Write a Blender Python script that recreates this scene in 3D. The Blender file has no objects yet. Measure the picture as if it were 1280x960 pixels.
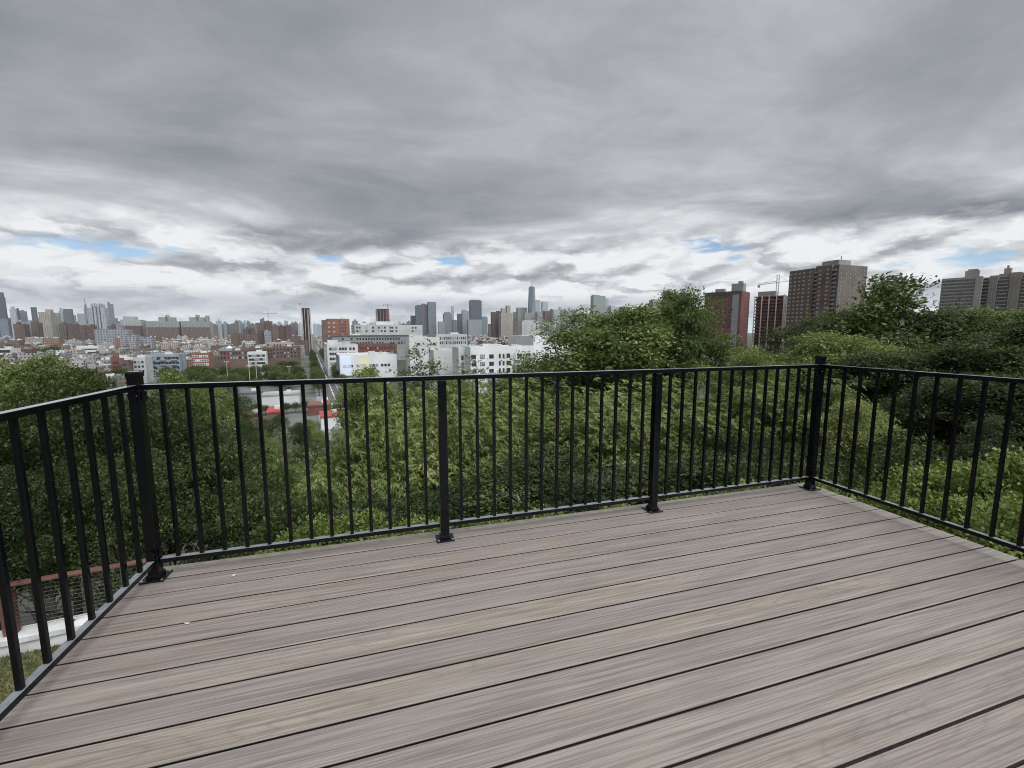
import bpy, math, random
import numpy as np
from mathutils import Matrix, Vector

random.seed(7)
SC = bpy.context.scene
COL = SC.collection
rad = math.radians

# ------------------------------------------------------------------ camera (solved from the deck boards and posts)
F, YAW, PIT, ROL, H = 533.02, .28632, .11985, -.00191, 1.2802
def _rot():
    cy, sy, cp, sp = math.cos(YAW), math.sin(YAW), math.cos(PIT), math.sin(PIT)
    f = np.array([sy*cp, cy*cp, -sp]); r = np.array([cy, -sy, 0.]); u = np.cross(r, f)
    cr, sr = math.cos(ROL), math.sin(ROL)
    return cr*r + sr*u, -sr*r + cr*u, f
CR, CU, CF = _rot()
def ray(x, y): return (x-640)/F*CR + (480-y)/F*CU + CF
cam = bpy.data.cameras.new('camera'); camo = bpy.data.objects.new('camera', cam); COL.objects.link(camo)
cam.sensor_width = 36; cam.lens = 36*F/1280; cam.clip_start = .05; cam.clip_end = 40000
camo.matrix_world = Matrix(((CR[0], CU[0], -CF[0], 0), (CR[1], CU[1], -CF[1], 0), (CR[2], CU[2], -CF[2], H), (0, 0, 0, 1)))
SC.camera = camo

GA = rad(-9.0)                                   # azimuth of the street grid
GV = np.array([math.sin(GA), math.cos(GA)]); GU = np.array([math.cos(GA), -math.sin(GA)])
CITY = -39.0
def uv2xy(u, v): p = GU*u + GV*v; return float(p[0]), float(p[1])
def col_u(px, py, v):                            # sideways offset of an image column at street depth v
    d = ray(px, py); return float(d[:2]@GU/(d[:2]@GV)*v)
def top_z(px, py, v):
    d = ray(px, py); return float(H + d[2]/(d[:2]@GV)*v)
def polar(px, py, D):                            # point at horizontal distance D
    d = ray(px, py); h = math.hypot(d[0], d[1]); return float(d[0]/h*D), float(d[1]/h*D), float(H + d[2]/h*D)

# ------------------------------------------------------------------ materials
def newmat(name):
    m = bpy.data.materials.new(name); m.use_nodes = True
    nt = m.node_tree; b = nt.nodes['Principled BSDF']
    return m, nt, b
def N(nt, t, **kw):
    n = nt.nodes.new(t)
    for k, v in kw.items():
        if hasattr(n, k): setattr(n, k, v)
    return n
def L(nt, a, b): nt.links.new(a, b)
def math_(nt, op, a, b=None, c=None, clamp=False):
    n = nt.nodes.new('ShaderNodeMath'); n.operation = op; n.use_clamp = clamp
    for i, v in enumerate((a, b, c)):
        if v is None: continue
        if isinstance(v, (int, float)): n.inputs[i].default_value = v
        else: L(nt, v, n.inputs[i])
    return n.outputs[0]
def mixc(nt, f, a, b, mode='MIX'):
    n = nt.nodes.new('ShaderNodeMix'); n.data_type = 'RGBA'; n.blend_type = mode
    for i, v in ((0, f), (6, a), (7, b)):
        if isinstance(v, (int, float)): n.inputs[i].default_value = v
        elif isinstance(v, tuple): n.inputs[i].default_value = (*v[:3], 1)
        else: L(nt, v, n.inputs[i])
    return n.outputs[2]
def ramp(nt, f, stops):
    n = nt.nodes.new('ShaderNodeValToRGB'); e = n.color_ramp.elements
    while len(e) < len(stops): e.new(.5)
    for el, (p, c) in zip(e, stops): el.position = p; el.color = (*c, 1)
    L(nt, f, n.inputs[0]); return n.outputs[0]
def sstep(nt, x, a, b):
    n = nt.nodes.new('ShaderNodeMapRange'); n.interpolation_type = 'SMOOTHSTEP'
    L(nt, x, n.inputs[0]); n.inputs[1].default_value = a; n.inputs[2].default_value = b
    return n.outputs[0]
def comb(nt, x, y, z):
    n = nt.nodes.new('ShaderNodeCombineXYZ')
    for i, v in enumerate((x, y, z)):
        if isinstance(v, (int, float)): n.inputs[i].default_value = v
        else: L(nt, v, n.inputs[i])
    return n.outputs[0]
def noise(nt, vec, scale, detail=4, rough=.55, dist=0.):
    n = nt.nodes.new('ShaderNodeTexNoise'); n.inputs['Scale'].default_value = scale
    n.inputs['Detail'].default_value = detail; n.inputs['Roughness'].default_value = rough
    n.inputs['Distortion'].default_value = dist
    if vec is not None: L(nt, vec, n.inputs['Vector'])
    return n.outputs[0]

def mottled(name, c1, c2, scale=3., rough=.7, bump=0., metal=0., detail=5):
    m, nt, b = newmat(name)
    tc = N(nt, 'ShaderNodeTexCoord').outputs['Object']
    n = noise(nt, tc, scale, detail)
    f = sstep(nt, n, .32, .68)
    L(nt, mixc(nt, f, c1, c2), b.inputs['Base Color'])
    b.inputs['Roughness'].default_value = rough; b.inputs['Metallic'].default_value = metal
    if bump:
        bp = N(nt, 'ShaderNodeBump'); bp.inputs['Strength'].default_value = bump; bp.inputs['Distance'].default_value = .01
        L(nt, n, bp.inputs['Height']); L(nt, bp.outputs[0], b.inputs['Normal'])
    return m

def facade(name, wall, glass=(.03, .035, .04), bw=3., bh=3.3, mu=.25, lo=.28, hi=.78, band=None, jit=.35, glossy=.25, wall2=None, brick=False):
    """wall with a grid of window openings in object space; only vertical faces carry windows"""
    m, nt, b = newmat(name)
    tc = N(nt, 'ShaderNodeTexCoord')
    sp = N(nt, 'ShaderNodeSeparateXYZ'); L(nt, tc.outputs['Object'], sp.inputs[0])
    sn = N(nt, 'ShaderNodeSeparateXYZ'); L(nt, tc.outputs['Normal'], sn.inputs[0])
    anx = math_(nt, 'ABSOLUTE', sn.outputs[0]); side = math_(nt, 'GREATER_THAN', anx, .5)
    h = math_(nt, 'ADD', math_(nt, 'MULTIPLY', sp.outputs[1], side), math_(nt, 'MULTIPLY', sp.outputs[0], math_(nt, 'SUBTRACT', 1., side)))
    u = math_(nt, 'DIVIDE', h, bw); w = math_(nt, 'DIVIDE', sp.outputs[2], bh)
    fu = math_(nt, 'FRACT', u); fw = math_(nt, 'FRACT', w)
    mk = math_(nt, 'MULTIPLY', math_(nt, 'GREATER_THAN', fu, mu), math_(nt, 'LESS_THAN', fu, 1-mu))
    mk = math_(nt, 'MULTIPLY', mk, math_(nt, 'MULTIPLY', math_(nt, 'GREATER_THAN', fw, lo), math_(nt, 'LESS_THAN', fw, hi)))
    vert = math_(nt, 'LESS_THAN', math_(nt, 'ABSOLUTE', sn.outputs[2]), .5)
    mk = math_(nt, 'MULTIPLY', mk, vert)
    oi = N(nt, 'ShaderNodeObjectInfo')
    wn = N(nt, 'ShaderNodeTexWhiteNoise'); wn.noise_dimensions = '3D'
    L(nt, comb(nt, math_(nt, 'FLOOR', u), math_(nt, 'FLOOR', w), math_(nt, 'MULTIPLY', oi.outputs['Random'], 91.)), wn.inputs['Vector'])
    lightglass = tuple(min(1, .25*w_+.75*(g*3+.12)) for w_, g in zip(wall, glass))
    gcol = mixc(nt, math_(nt, 'MULTIPLY', math_(nt, 'POWER', wn.outputs[0], 2.5), jit), glass, lightglass)
    nz = noise(nt, tc.outputs['Object'], .12, 6, .65)
    wcol = mixc(nt, sstep(nt, nz, .3, .7), tuple(c*.82 for c in wall), wall2 or tuple(min(1, c*1.12) for c in wall))
    wcol = mixc(nt, 1., wcol, comb_rgb(nt, oi.outputs['Random'], .86, 1.1), 'MULTIPLY')
    L(nt, mixc(nt, mk, wcol, gcol), b.inputs['Base Color'])
    L(nt, math_(nt, 'MULTIPLY_ADD', mk, glossy-.8, .8), b.inputs['Roughness'])
    return m
def comb_rgb(nt, r, a, bb):
    v = math_(nt, 'MULTIPLY_ADD', r, bb-a, a)
    return comb(nt, v, v, v)

def leafmat(name, dark, mid, light, trans=.3, rough=.5):
    m, nt, b = newmat(name)
    at = N(nt, 'ShaderNodeAttribute', attribute_name='tint')
    oi = N(nt, 'ShaderNodeObjectInfo')
    t = math_(nt, 'ADD', at.outputs['Fac'], math_(nt, 'MULTIPLY_ADD', oi.outputs['Random'], .34, -.17))
    c = ramp(nt, t, [(0., dark), (.5, mid), (1., light)])
    L(nt, c, b.inputs['Base Color']); b.inputs['Roughness'].default_value = rough+.08
    b.inputs['Specular IOR Level'].default_value = .2
    tr = N(nt, 'ShaderNodeBsdfTranslucent'); L(nt, mixc(nt, .35, c, (.22, .26, .03)), tr.inputs[0])
    mx = N(nt, 'ShaderNodeMixShader'); mx.inputs[0].default_value = trans
    L(nt, b.outputs[0], mx.inputs[1]); L(nt, tr.outputs[0], mx.inputs[2])
    L(nt, mx.outputs[0], nt.nodes['Material Output'].inputs[0])
    return m

def deck_mat():
    m, nt, b = newmat('composite_decking')
    tc = N(nt, 'ShaderNodeTexCoord').outputs['Object']
    s = N(nt, 'ShaderNodeSeparateXYZ'); L(nt, tc, s.inputs[0]); x, y, z = s.outputs
    r1 = N(nt, 'ShaderNodeAttribute', attribute_name='rnd').outputs['Fac']
    r2 = N(nt, 'ShaderNodeAttribute', attribute_name='rnd2').outputs['Fac']
    xo = math_(nt, 'ADD', x, math_(nt, 'MULTIPLY', r1, 37.))
    yo = math_(nt, 'ADD', y, math_(nt, 'MULTIPLY', r2, 11.))
    fine = noise(nt, comb(nt, math_(nt, 'MULTIPLY', xo, 2.6), math_(nt, 'MULTIPLY', yo, 165.), z), 1., 4, .6)
    med = noise(nt, comb(nt, math_(nt, 'MULTIPLY', xo, 1.1), math_(nt, 'MULTIPLY', yo, 48.), z), 1., 4, .6)
    big = noise(nt, comb(nt, math_(nt, 'MULTIPLY', xo, .55), math_(nt, 'MULTIPLY', yo, 5.), z), 1., 2, .5)
    # cathedral growth rings: contour lines of a stretched smooth field
    field = noise(nt, comb(nt, math_(nt, 'MULTIPLY', xo, .75), math_(nt, 'MULTIPLY', yo, 6.5), z), 1., 1.2, .4)
    ring = math_(nt, 'FRACT', math_(nt, 'MULTIPLY', field, 26.))
    ring = math_(nt, 'POWER', math_(nt, 'ABSOLUTE', math_(nt, 'MULTIPLY_ADD', ring, 2., -1.)), 5.)
    ringm = math_(nt, 'MULTIPLY', ring, sstep(nt, big, .42, .62))
    tint = ramp(nt, r2, [(0., (.141, .121, .110)), (.3, (.157, .136, .123)), (.55, (.170, .149, .130)), (.8, (.149, .128, .117)), (1., (.163, .143, .127))])
    lightc = mixc(nt, 1., tint, (1.30, 1.29, 1.27), 'MULTIPLY'); darkc = mixc(nt, 1., tint, (.62, .60, .59), 'MULTIPLY')
    f = math_(nt, 'ADD', math_(nt, 'MULTIPLY', sstep(nt, med, .30, .70), .38), math_(nt, 'MULTIPLY', sstep(nt, fine, .36, .64), .62))
    c = mixc(nt, f, darkc, lightc)
    c = mixc(nt, math_(nt, 'MULTIPLY', ringm, .30), c, mixc(nt, 1., tint, (.45, .43, .42), 'MULTIPLY'))
    c = mixc(nt, sstep(nt, big, .35, .7), c, mixc(nt, 1., c, (1.07, 1.05, .99), 'MULTIPLY'))
    speck = sstep(nt, noise(nt, tc, 14., 3, .7), .74, .80)
    c = mixc(nt, math_(nt, 'MULTIPLY', speck, .18), c, (.34, .31, .29))
    L(nt, c, b.inputs['Base Color'])
    L(nt, math_(nt, 'MULTIPLY_ADD', fine, .2, .46), b.inputs['Roughness'])
    b.inputs['Specular IOR Level'].default_value = .4
    bp = N(nt, 'ShaderNodeBump'); bp.inputs['Strength'].default_value = .35; bp.inputs['Distance'].default_value = .0015
    L(nt, math_(nt, 'SUBTRACT', fine, math_(nt, 'MULTIPLY', ringm, .6)), bp.inputs['Height']); L(nt, bp.outputs[0], b.inputs['Normal'])
    return m

def metal_black(dust=False):
    m, nt, b = newmat('black_rail_painted_sheen' if dust else 'black_powder_coat')
    tc = N(nt, 'ShaderNodeTexCoord').outputs['Object']
    n = noise(nt, tc, 9., 5, .6); d = noise(nt, tc, 60., 4, .7)
    base = mixc(nt, sstep(nt, n, .4, .8), (.0022, .0024, .0034), (.0045, .0047, .0058))
    if dust:                                         # pale grey sky sheen put into the colour of the level top faces
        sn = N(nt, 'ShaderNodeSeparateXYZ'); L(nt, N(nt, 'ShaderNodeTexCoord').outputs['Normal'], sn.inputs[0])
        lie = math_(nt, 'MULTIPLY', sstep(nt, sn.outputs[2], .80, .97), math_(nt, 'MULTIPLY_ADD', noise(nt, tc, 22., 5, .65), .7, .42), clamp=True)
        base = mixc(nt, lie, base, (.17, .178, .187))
    L(nt, base, b.inputs['Base Color'])
    L(nt, math_(nt, 'MULTIPLY_ADD', d, .12, .09), b.inputs['Roughness'])
    b.inputs['Specular IOR Level'].default_value = .24
    return m

M = {}
M['sheen_painted'] = metal_black(True); M['deck'] = deck_mat(); M['black'] = metal_black()
M['core'] = mottled('board_core', (.014, .011, .010), (.026, .021, .019), 30, .9)
M['cable'] = mottled('weathered_cable', (.05, .05, .048), (.09, .09, .085), 20, .6)
M['steel'] = mottled('stainless_steel', (.42, .42, .41), (.55, .55, .54), 20, .35, metal=1.)
M['screw'] = mottled('zinc_screw', (.5, .5, .5), (.65, .65, .65), 60, .3, metal=1.)
M['lumber'] = mottled('treated_lumber', (.20, .15, .09), (.27, .21, .13), 4, .8)
M['redwood'] = mottled('stained_wood', (.080, .034, .025), (.118, .054, .040), 6, .55)
M['concrete'] = mottled('concrete', (.36, .35, .33), (.50, .49, .46), 2.2, .85, .1)
M['whitecap'] = mottled('white_cap_stone', (.38, .38, .365), (.52, .52, .50), 3, .7)
M['bark'] = mottled('bark', (.035, .028, .022), (.085, .07, .055), 5, .9, .5)
M['palebark'] = mottled('pale_bark', (.16, .14, .12), (.28, .26, .23), 4, .9, .3)
M['asphalt'] = mottled('asphalt', (.05, .05, .052), (.085, .085, .087), .15, .85)
M['sidewalk'] = mottled('sidewalk', (.13, .127, .12), (.20, .195, .185), .3, .85)
M['paint'] = mottled('road_paint', (.62, .62, .6), (.78, .78, .76), .8, .7)
M['glass'] = mottled('window_glass', (.018, .021, .026), (.045, .05, .058), .35, .12)
M['blind'] = mottled('window_blind', (.20, .20, .195), (.32, .32, .30), .5, .4)
M['frame_d'] = mottled('dark_frame', (.03, .03, .032), (.05, .05, .052), 1, .5)
M['frame_w'] = mottled('white_frame', (.6, .6, .58), (.7, .7, .68), 1, .5)
M['white'] = mottled('white_stucco', (.44, .45, .45), (.55, .56, .555), .06, .8)
M['offwhite'] = mottled('offwhite_panel', (.38, .385, .37), (.49, .49, .465), .05, .8)
M['bluewhite'] = mottled('pale_blue_paint', (.50, .58, .68), (.60, .67, .75), .05, .75)
M['bluegray'] = mottled('blue_gray_metal', (.16, .185, .21), (.22, .25, .28), .08, .6)
M['yellow'] = mottled('pale_yellow_paint', (.50, .49, .34), (.58, .57, .41), .06, .75)
M['graypanel'] = mottled('gray_panel', (.16, .165, .17), (.23, .235, .24), .06, .7)
M['greystone'] = mottled('grey_stone', (.27, .28, .28), (.36, .37, .36), .05, .8)
M['green_gray'] = mottled('green_gray_panel', (.15, .162, .158), (.205, .22, .213), .05, .75)
M['redbrick'] = mottled('red_brick', (.095, .036, .029), (.145, .056, .044), .12, .88)
M['orangebrick'] = mottled('orange_brick', (.145, .068, .050), (.19, .092, .068), .08, .88)
M['brownbrick'] = mottled('brown_brick', (.082, .056, .046), (.125, .088, .072), .08, .88)
M['tanbrick'] = mottled('tan_brick', (.23, .185, .14), (.30, .25, .195), .08, .88)
M['olivebrick'] = mottled('olive_tan_brick', (.085, .071, .056), (.120, .101, .080), .08, .88)
M['greytan'] = mottled('grey_tan_brick', (.165, .145, .122), (.220, .195, .165), .08, .88)
M['tan_gray'] = mottled('tan_concrete', (.175, .166, .152), (.235, .222, .204), .08, .85)
M['darkbrown'] = mottled('dark_brown_floor', (.045, .03, .026), (.08, .055, .045), .1, .85)
M['rawconc'] = mottled('raw_concrete', (.26, .24, .23), (.36, .34, .32), .1, .85)
M['roof_w'] = mottled('white_membrane_roof', (.27, .265, .25), (.40, .39, .37), .06, .8)
M['roof_g'] = mottled('grey_gravel_roof', (.17, .167, .16), (.27, .262, .25), .07, .9)
M['roof_t'] = mottled('tan_gravel_roof', (.235, .21, .175), (.33, .30, .255), .07, .9)
M['roof_k'] = mottled('dark_tar_roof', (.055, .055, .06), (.10, .10, .105), .07, .85)
M['redroof'] = mottled('red_awning', (.22, .030, .026), (.30, .048, .040), .3, .6)
M['banner'] = mottled('dull_red_banner', (.15, .035, .035), (.20, .05, .05), .3, .8)
M['tankwood'] = mottled('tank_wood', (.07, .05, .038), (.12, .09, .07), .6, .9)
M['crane'] = mottled('crane_paint', (.42, .38, .34), (.55, .50, .46), .3, .6)
M['crane_r'] = mottled('red_crane_paint', (.30, .08, .05), (.38, .12, .08), .3, .6)
M['carpaint_w'] = mottled('white_car_paint', (.68, .68, .68), (.76, .76, .76), 1, .25)
M['carpaint_k'] = mottled('black_car_paint', (.012, .012, .014), (.025, .025, .028), 1, .25)
M['carpaint_s'] = mottled('silver_car_paint', (.30, .31, .32), (.38, .39, .40), 1, .28)
M['carpaint_r'] = mottled('red_car_paint', (.26, .02, .018), (.32, .03, .025), 1, .25)
M['rubber'] = mottled('rubber', (.015, .015, .015), (.025, .025, .025), 5, .8)
M['soil'] = mottled('soil', (.020, .020, .012), (.038, .036, .022), .8, .95)
M['cityground'] = mottled('city_ground', (.028, .040, .018), (.115, .112, .105), .035, .9)
M['lawn'] = mottled('lawn_soil', (.055, .058, .022), (.10, .088, .042), 1.2, .95)
# leaves: dark interior broadleaf, mid green, yellow-green, fresh shrub
M['leaf_dark'] = leafmat('leaf_dark', (.015, .027, .008), (.040, .060, .015), (.112, .138, .042), .22)
M['leaf_deep'] = leafmat('leaf_deep', (.007, .013, .004), (.022, .035, .009), (.085, .105, .028), .2)
M['leaf_mid'] = leafmat('leaf_mid', (.025, .044, .012), (.080, .116, .031), (.215, .245, .085), .30)
M['leaf_yel'] = leafmat('leaf_yellow_green', (.040, .062, .016), (.150, .182, .056), (.33, .345, .150), .36)
M['leaf_olive'] = leafmat('leaf_olive', (.030, .040, .018), (.052, .064, .028), (.095, .105, .050), .28)
M['leaf_shrub'] = leafmat('leaf_shrub', (.034, .062, .013), (.098, .140, .030), (.24, .275, .085), .32, .40)
M['leaf_pale'] = leafmat('leaf_pale', (.055, .075, .035), (.115, .135, .075), (.26, .28, .20), .3)
M['grass'] = leafmat('grass_blade', (.035, .050, .014), (.065, .080, .025), (.125, .12, .05), .3)

# ------------------------------------------------------------------ objects
def tag(o, label, cat, group=None):
    o['label'] = label; o['category'] = cat
    if group: o['group'] = group
    return o
def empty(name, loc, rz=0., label=None, cat=None, group=None):
    o = bpy.data.objects.new(name, None); COL.objects.link(o); o.empty_display_size = .2
    o.location = loc; o.rotation_euler = (0, 0, rz)
    if label: tag(o, label, cat, group)
    return o
def copytree(o, parent=None):
    c = o.copy(); COL.objects.link(c)
    if parent is not None: c.parent = parent
    for ch in list(o.children): copytree(ch, c)
    return c

class MB:
    """collects shapes; build() links them as one mesh object"""
    def __init__(s): s.v = []; s.f = []; s.m = []; s.n = 0
    def add(s, verts, faces, mi=0):
        s.v += [tuple(map(float, p)) for p in verts]
        s.f += [tuple(i+s.n for i in f) for f in faces]; s.m += [mi]*len(faces); s.n += len(verts)
    def box(s, x0, y0, z0, x1, y1, z1, mi=0, bottom=True, ang=0, c=(0, 0)):
        P = [(x0, y0, z0), (x1, y0, z0), (x1, y1, z0), (x0, y1, z0), (x0, y0, z1), (x1, y0, z1), (x1, y1, z1), (x0, y1, z1)]
        if ang:
            ca, sa = math.cos(ang), math.sin(ang)
            P = [(c[0]+(x-c[0])*ca-(y-c[1])*sa, c[1]+(x-c[0])*sa+(y-c[1])*ca, z) for x, y, z in P]
        fs = [(4, 5, 6, 7), (0, 1, 5, 4), (1, 2, 6, 5), (2, 3, 7, 6), (3, 0, 4, 7)]
        if bottom: fs.append((3, 2, 1, 0))
        s.add(P, fs, mi)
    def cbox(s, cx, cy, z0, w, d, h, mi=0, ang=0):
        s.box(cx-w/2, cy-d/2, z0, cx+w/2, cy+d/2, z0+h, mi, True, ang, (cx, cy))
    def bar(s, p, q, w, h=None, mi=0):
        """square bar from p to q"""
        p = np.array(p, float); q = np.array(q, float); d = q-p; L_ = np.linalg.norm(d); d /= L_
        up = np.array([0, 0, 1.]) if abs(d[2]) < .95 else np.array([0, 1., 0])
        a = np.cross(d, up); a /= np.linalg.norm(a); b = np.cross(a, d); h = h or w
        P = []
        for c in (p, q):
            for sa, sb in ((-1, -1), (1, -1), (1, 1), (-1, 1)): P.append(c + a*sa*w/2 + b*sb*h/2)
        s.add(P, [(3, 2, 1, 0), (4, 5, 6, 7), (0, 1, 5, 4), (1, 2, 6, 5), (2, 3, 7, 6), (3, 0, 4, 7)], mi)
    def tube(s, pts, rs, n=7, mi=0, cap=True):
        pts = [np.array(p, float) for p in pts]; base = s.n; V = []
        for i, p in enumerate(pts):
            d = pts[min(i+1, len(pts)-1)] - pts[max(i-1, 0)]; d /= (np.linalg.norm(d)+1e-9)
            up = np.array([0, 0, 1.]) if abs(d[2]) < .9 else np.array([0, 1., 0])
            a = np.cross(d, up); a /= np.linalg.norm(a); b = np.cross(d, a)
            for k in range(n):
                t = 2*math.pi*k/n; V.append(p + (a*math.cos(t)+b*math.sin(t))*rs[i])
        Fs = []
        for i in range(len(pts)-1):
            for k in range(n):
                Fs.append((i*n+k, i*n+(k+1) % n, (i+1)*n+(k+1) % n, (i+1)*n+k))
        if cap: Fs.append(tuple(range(n-1, -1, -1))); Fs.append(tuple((len(pts)-1)*n+k for k in range(n)))
        s.add(V, Fs, mi)
    def disc(s, c, r, z0, z1, n=16, mi=0, r2=None):
        r2 = r if r2 is None else r2
        V = [(c[0]+r*math.cos(2*math.pi*k/n), c[1]+r*math.sin(2*math.pi*k/n), z0) for k in range(n)]
        V += [(c[0]+r2*math.cos(2*math.pi*k/n), c[1]+r2*math.sin(2*math.pi*k/n), z1) for k in range(n)]
        s.add(V, [tuple(range(n-1, -1, -1)), tuple(range(n, 2*n))] + [(k, (k+1) % n, n+(k+1) % n, n+k) for k in range(n)], mi)
    def build(s, name, mats, parent=None, kind=None, smooth=False, bevel=0):
        me = bpy.data.meshes.new(name); me.from_pydata(s.v, [], s.f)
        if not isinstance(mats, (list, tuple)): mats = [mats]
        for m in mats: me.materials.append(m)
        me.polygons.foreach_set('material_index', s.m)
        if smooth: me.polygons.foreach_set('use_smooth', [True]*len(s.f))
        me.update()
        o = bpy.data.objects.new(name, me); COL.objects.link(o)
        if parent is not None: o.parent = parent
        if kind: o['kind'] = kind
        if bevel:
            md = o.modifiers.new('bevel', 'BEVEL'); md.width = bevel; md.segments = 2; md.limit_method = 'ANGLE'
        return o

# ------------------------------------------------------------------ world: cloudy sky
SUN_AZ, SUN_EL = 150., 58.
SUND = (math.sin(rad(SUN_AZ))*math.cos(rad(SUN_EL)), math.cos(rad(SUN_AZ))*math.cos(rad(SUN_EL)), math.sin(rad(SUN_EL)))
def noise2(nt, vec, scale, detail=4, rough=.55, dist=0.):
    o = noise(nt, vec, scale, detail, rough, dist); o.node.noise_dimensions = '2D'; return o
def make_world():
    w = bpy.data.worlds.new('World'); SC.world = w; w.use_nodes = True
    w.cycles.sampling_method = 'MANUAL'; w.cycles.sample_map_resolution = 512
    nt = w.node_tree; nt.nodes.clear()
    out = N(nt, 'ShaderNodeOutputWorld')
    tc = N(nt, 'ShaderNodeTexCoord').outputs['Generated']
    s = N(nt, 'ShaderNodeSeparateXYZ'); L(nt, tc, s.inputs[0]); x, y, z = s.outputs
    zc = math_(nt, 'ADD', math_(nt, 'MAXIMUM', z, 0.), .10)
    X = math_(nt, 'DIVIDE', x, zc); Y = math_(nt, 'DIVIDE', y, zc)
    # rotate so the cloud rolls lie across the view
    a = rad(8)
    A = math_(nt, 'ADD', math_(nt, 'MULTIPLY', X, math.cos(a)), math_(nt, 'MULTIPLY', Y, -math.sin(a)))
    B = math_(nt, 'ADD', math_(nt, 'MULTIPLY', X, math.sin(a)), math_(nt, 'MULTIPLY', Y, math.cos(a)))
    P1 = comb(nt, math_(nt, 'MULTIPLY', A, .55), math_(nt, 'MULTIPLY', B, .85), 3.7)
    P2 = comb(nt, math_(nt, 'MULTIPLY', A, .9), math_(nt, 'MULTIPLY', B, 1.2), 9.2)
    n1 = noise2(nt, P1, 1.0, 8, .52, .45); n2 = noise2(nt, P2, 2.2, 8, .60, .3)
    # heaped clouds low down, in angle space
    az = math_(nt, 'ARCTAN2', x, y); el = math_(nt, 'ARCSINE', z)
    wx = noise2(nt, comb(nt, az, math_(nt, 'MULTIPLY', el, 3.), 7.7), 11., 6, .6); wy = noise2(nt, comb(nt, az, math_(nt, 'MULTIPLY', el, 3.), 2.2), 11., 6, .6)
    def heaps(lift):
        vx = math_(nt, 'ADD', az, math_(nt, 'MULTIPLY_ADD', wx, .13, -.065))
        vy = math_(nt, 'ADD', math_(nt, 'MULTIPLY_ADD', el, 2.5, lift), math_(nt, 'MULTIPLY_ADD', wy, .13, -.065))
        v = nt.nodes.new('ShaderNodeTexVoronoi'); v.voronoi_dimensions = '2D'; v.feature = 'SMOOTH_F1'; v.inputs['Scale'].default_value = 6.2; v.inputs['Detail'].default_value = 2.5; v.inputs['Roughness'].default_value = .5; v.inputs['Smoothness'].default_value = .7
        v.normalize = True
        L(nt, comb(nt, vx, vy, 1.3), v.inputs['Vector']); return v.outputs['Distance']
    n3 = heaps(0.); n4 = heaps(.045)                     # the same heaps sampled a little higher: shaded undersides
    eld = math_(nt, 'MULTIPLY', el, 180/math.pi)
    azd = math_(nt, 'MULTIPLY', az, 180/math.pi)
    # the deck of cloud is thick overhead and breaks up towards the horizon
    wob = math_(nt, 'ADD', eld, math_(nt, 'MULTIPLY_ADD', n1, 16., -8.))
    thick = ramp(nt, math_(nt, 'DIVIDE', wob, 45.), [(0., (.38,)*3), (.06, (.42,)*3), (.11, (.30,)*3), (.17, (.27,)*3), (.225, (.44,)*3), (.30, (.67,)*3), (.45, (.70,)*3), (.65, (.66,)*3), (1., (.60,)*3)])
    amp_hi = sstep(nt, eld, 8., 14.)
    var = math_(nt, 'ADD', math_(nt, 'MULTIPLY', math_(nt, 'SUBTRACT', n1, .5), 1.0), math_(nt, 'MULTIPLY', math_(nt, 'SUBTRACT', n2, .5), .42))
    shade = math_(nt, 'MULTIPLY', math_(nt, 'SUBTRACT', n3, n4), 2.3)
    var2 = math_(nt, 'ADD', math_(nt, 'ADD', math_(nt, 'MULTIPLY', math_(nt, 'SUBTRACT', n3, .38), 1.5), shade), math_(nt, 'MULTIPLY', math_(nt, 'SUBTRACT', n2, .5), .12))
    v = math_(nt, 'ADD', math_(nt, 'MULTIPLY', var, amp_hi), math_(nt, 'MULTIPLY', var2, math_(nt, 'SUBTRACT', 1., amp_hi)))
    t = math_(nt, 'ADD', thick, v, clamp=True)
    cl = ramp(nt, t, [(0., (.86, .875, .89)), (.22, (.70, .72, .745)), (.42, (.51, .53, .555)), (.62, (.372, .390, .420)), (.80, (.282, .299, .330)), (1., (.203, .219, .248))])
    strip_ = math_(nt, 'MULTIPLY', sstep(nt, eld, 1.6, 2.8), sstep(nt, eld, 5.2, 3.6))
    cl = mixc(nt, math_(nt, 'MULTIPLY', strip_, math_(nt, 'MULTIPLY_ADD', n1, .9, .15)), cl, (.43, .47, .53))
    # pale, slightly blue air right at the horizon
    cl = mixc(nt, math_(nt, 'MULTIPLY', sstep(nt, eld, 3.0, .8), .8), cl, (.62, .70, .745))
    # unseen cloud round the sun, behind the camera, brightened to light the deck
    dt = N(nt, 'ShaderNodeVectorMath', operation='DOT_PRODUCT'); L(nt, tc, dt.inputs[0]); dt.inputs[1].default_value = SUND
    glow = math_(nt, 'MULTIPLY_ADD', sstep(nt, dt.outputs['Value'], .45, .98), GLOW, 1.)
    # breaks with blue sky
    gaps = None
    for (px, py, wx, wy) in ((130, 309, 190, 8), (30, 299, 80, 7), (410, 322, 60, 5), (562, 327, 42, 9), (900, 308, 120, 7), (868, 302, 60, 5), (1215, 322, 130, 9), (1130, 328, 60, 5), (920, 322, 30, 4)):
        d = ray(px, py); d /= np.linalg.norm(d)
        a0, e0 = math.degrees(math.atan2(d[0], d[1])), math.degrees(math.asin(d[2]))
        d2 = ray(px+wx/2, py); wa = abs(math.degrees(math.atan2(d2[0], d2[1])) - a0); we = wy/533*57.3*1.1
        q = math_(nt, 'ADD', math_(nt, 'POWER', math_(nt, 'DIVIDE', math_(nt, 'SUBTRACT', azd, a0), wa), 2.), math_(nt, 'POWER', math_(nt, 'ABSOLUTE', math_(nt, 'DIVIDE', math_(nt, 'SUBTRACT', eld, e0), we)), 2.))
        gmk = math_(nt, 'SUBTRACT', 1., q)
        gaps = gmk if gaps is None else math_(nt, 'MAXIMUM', gaps, gmk)
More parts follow.
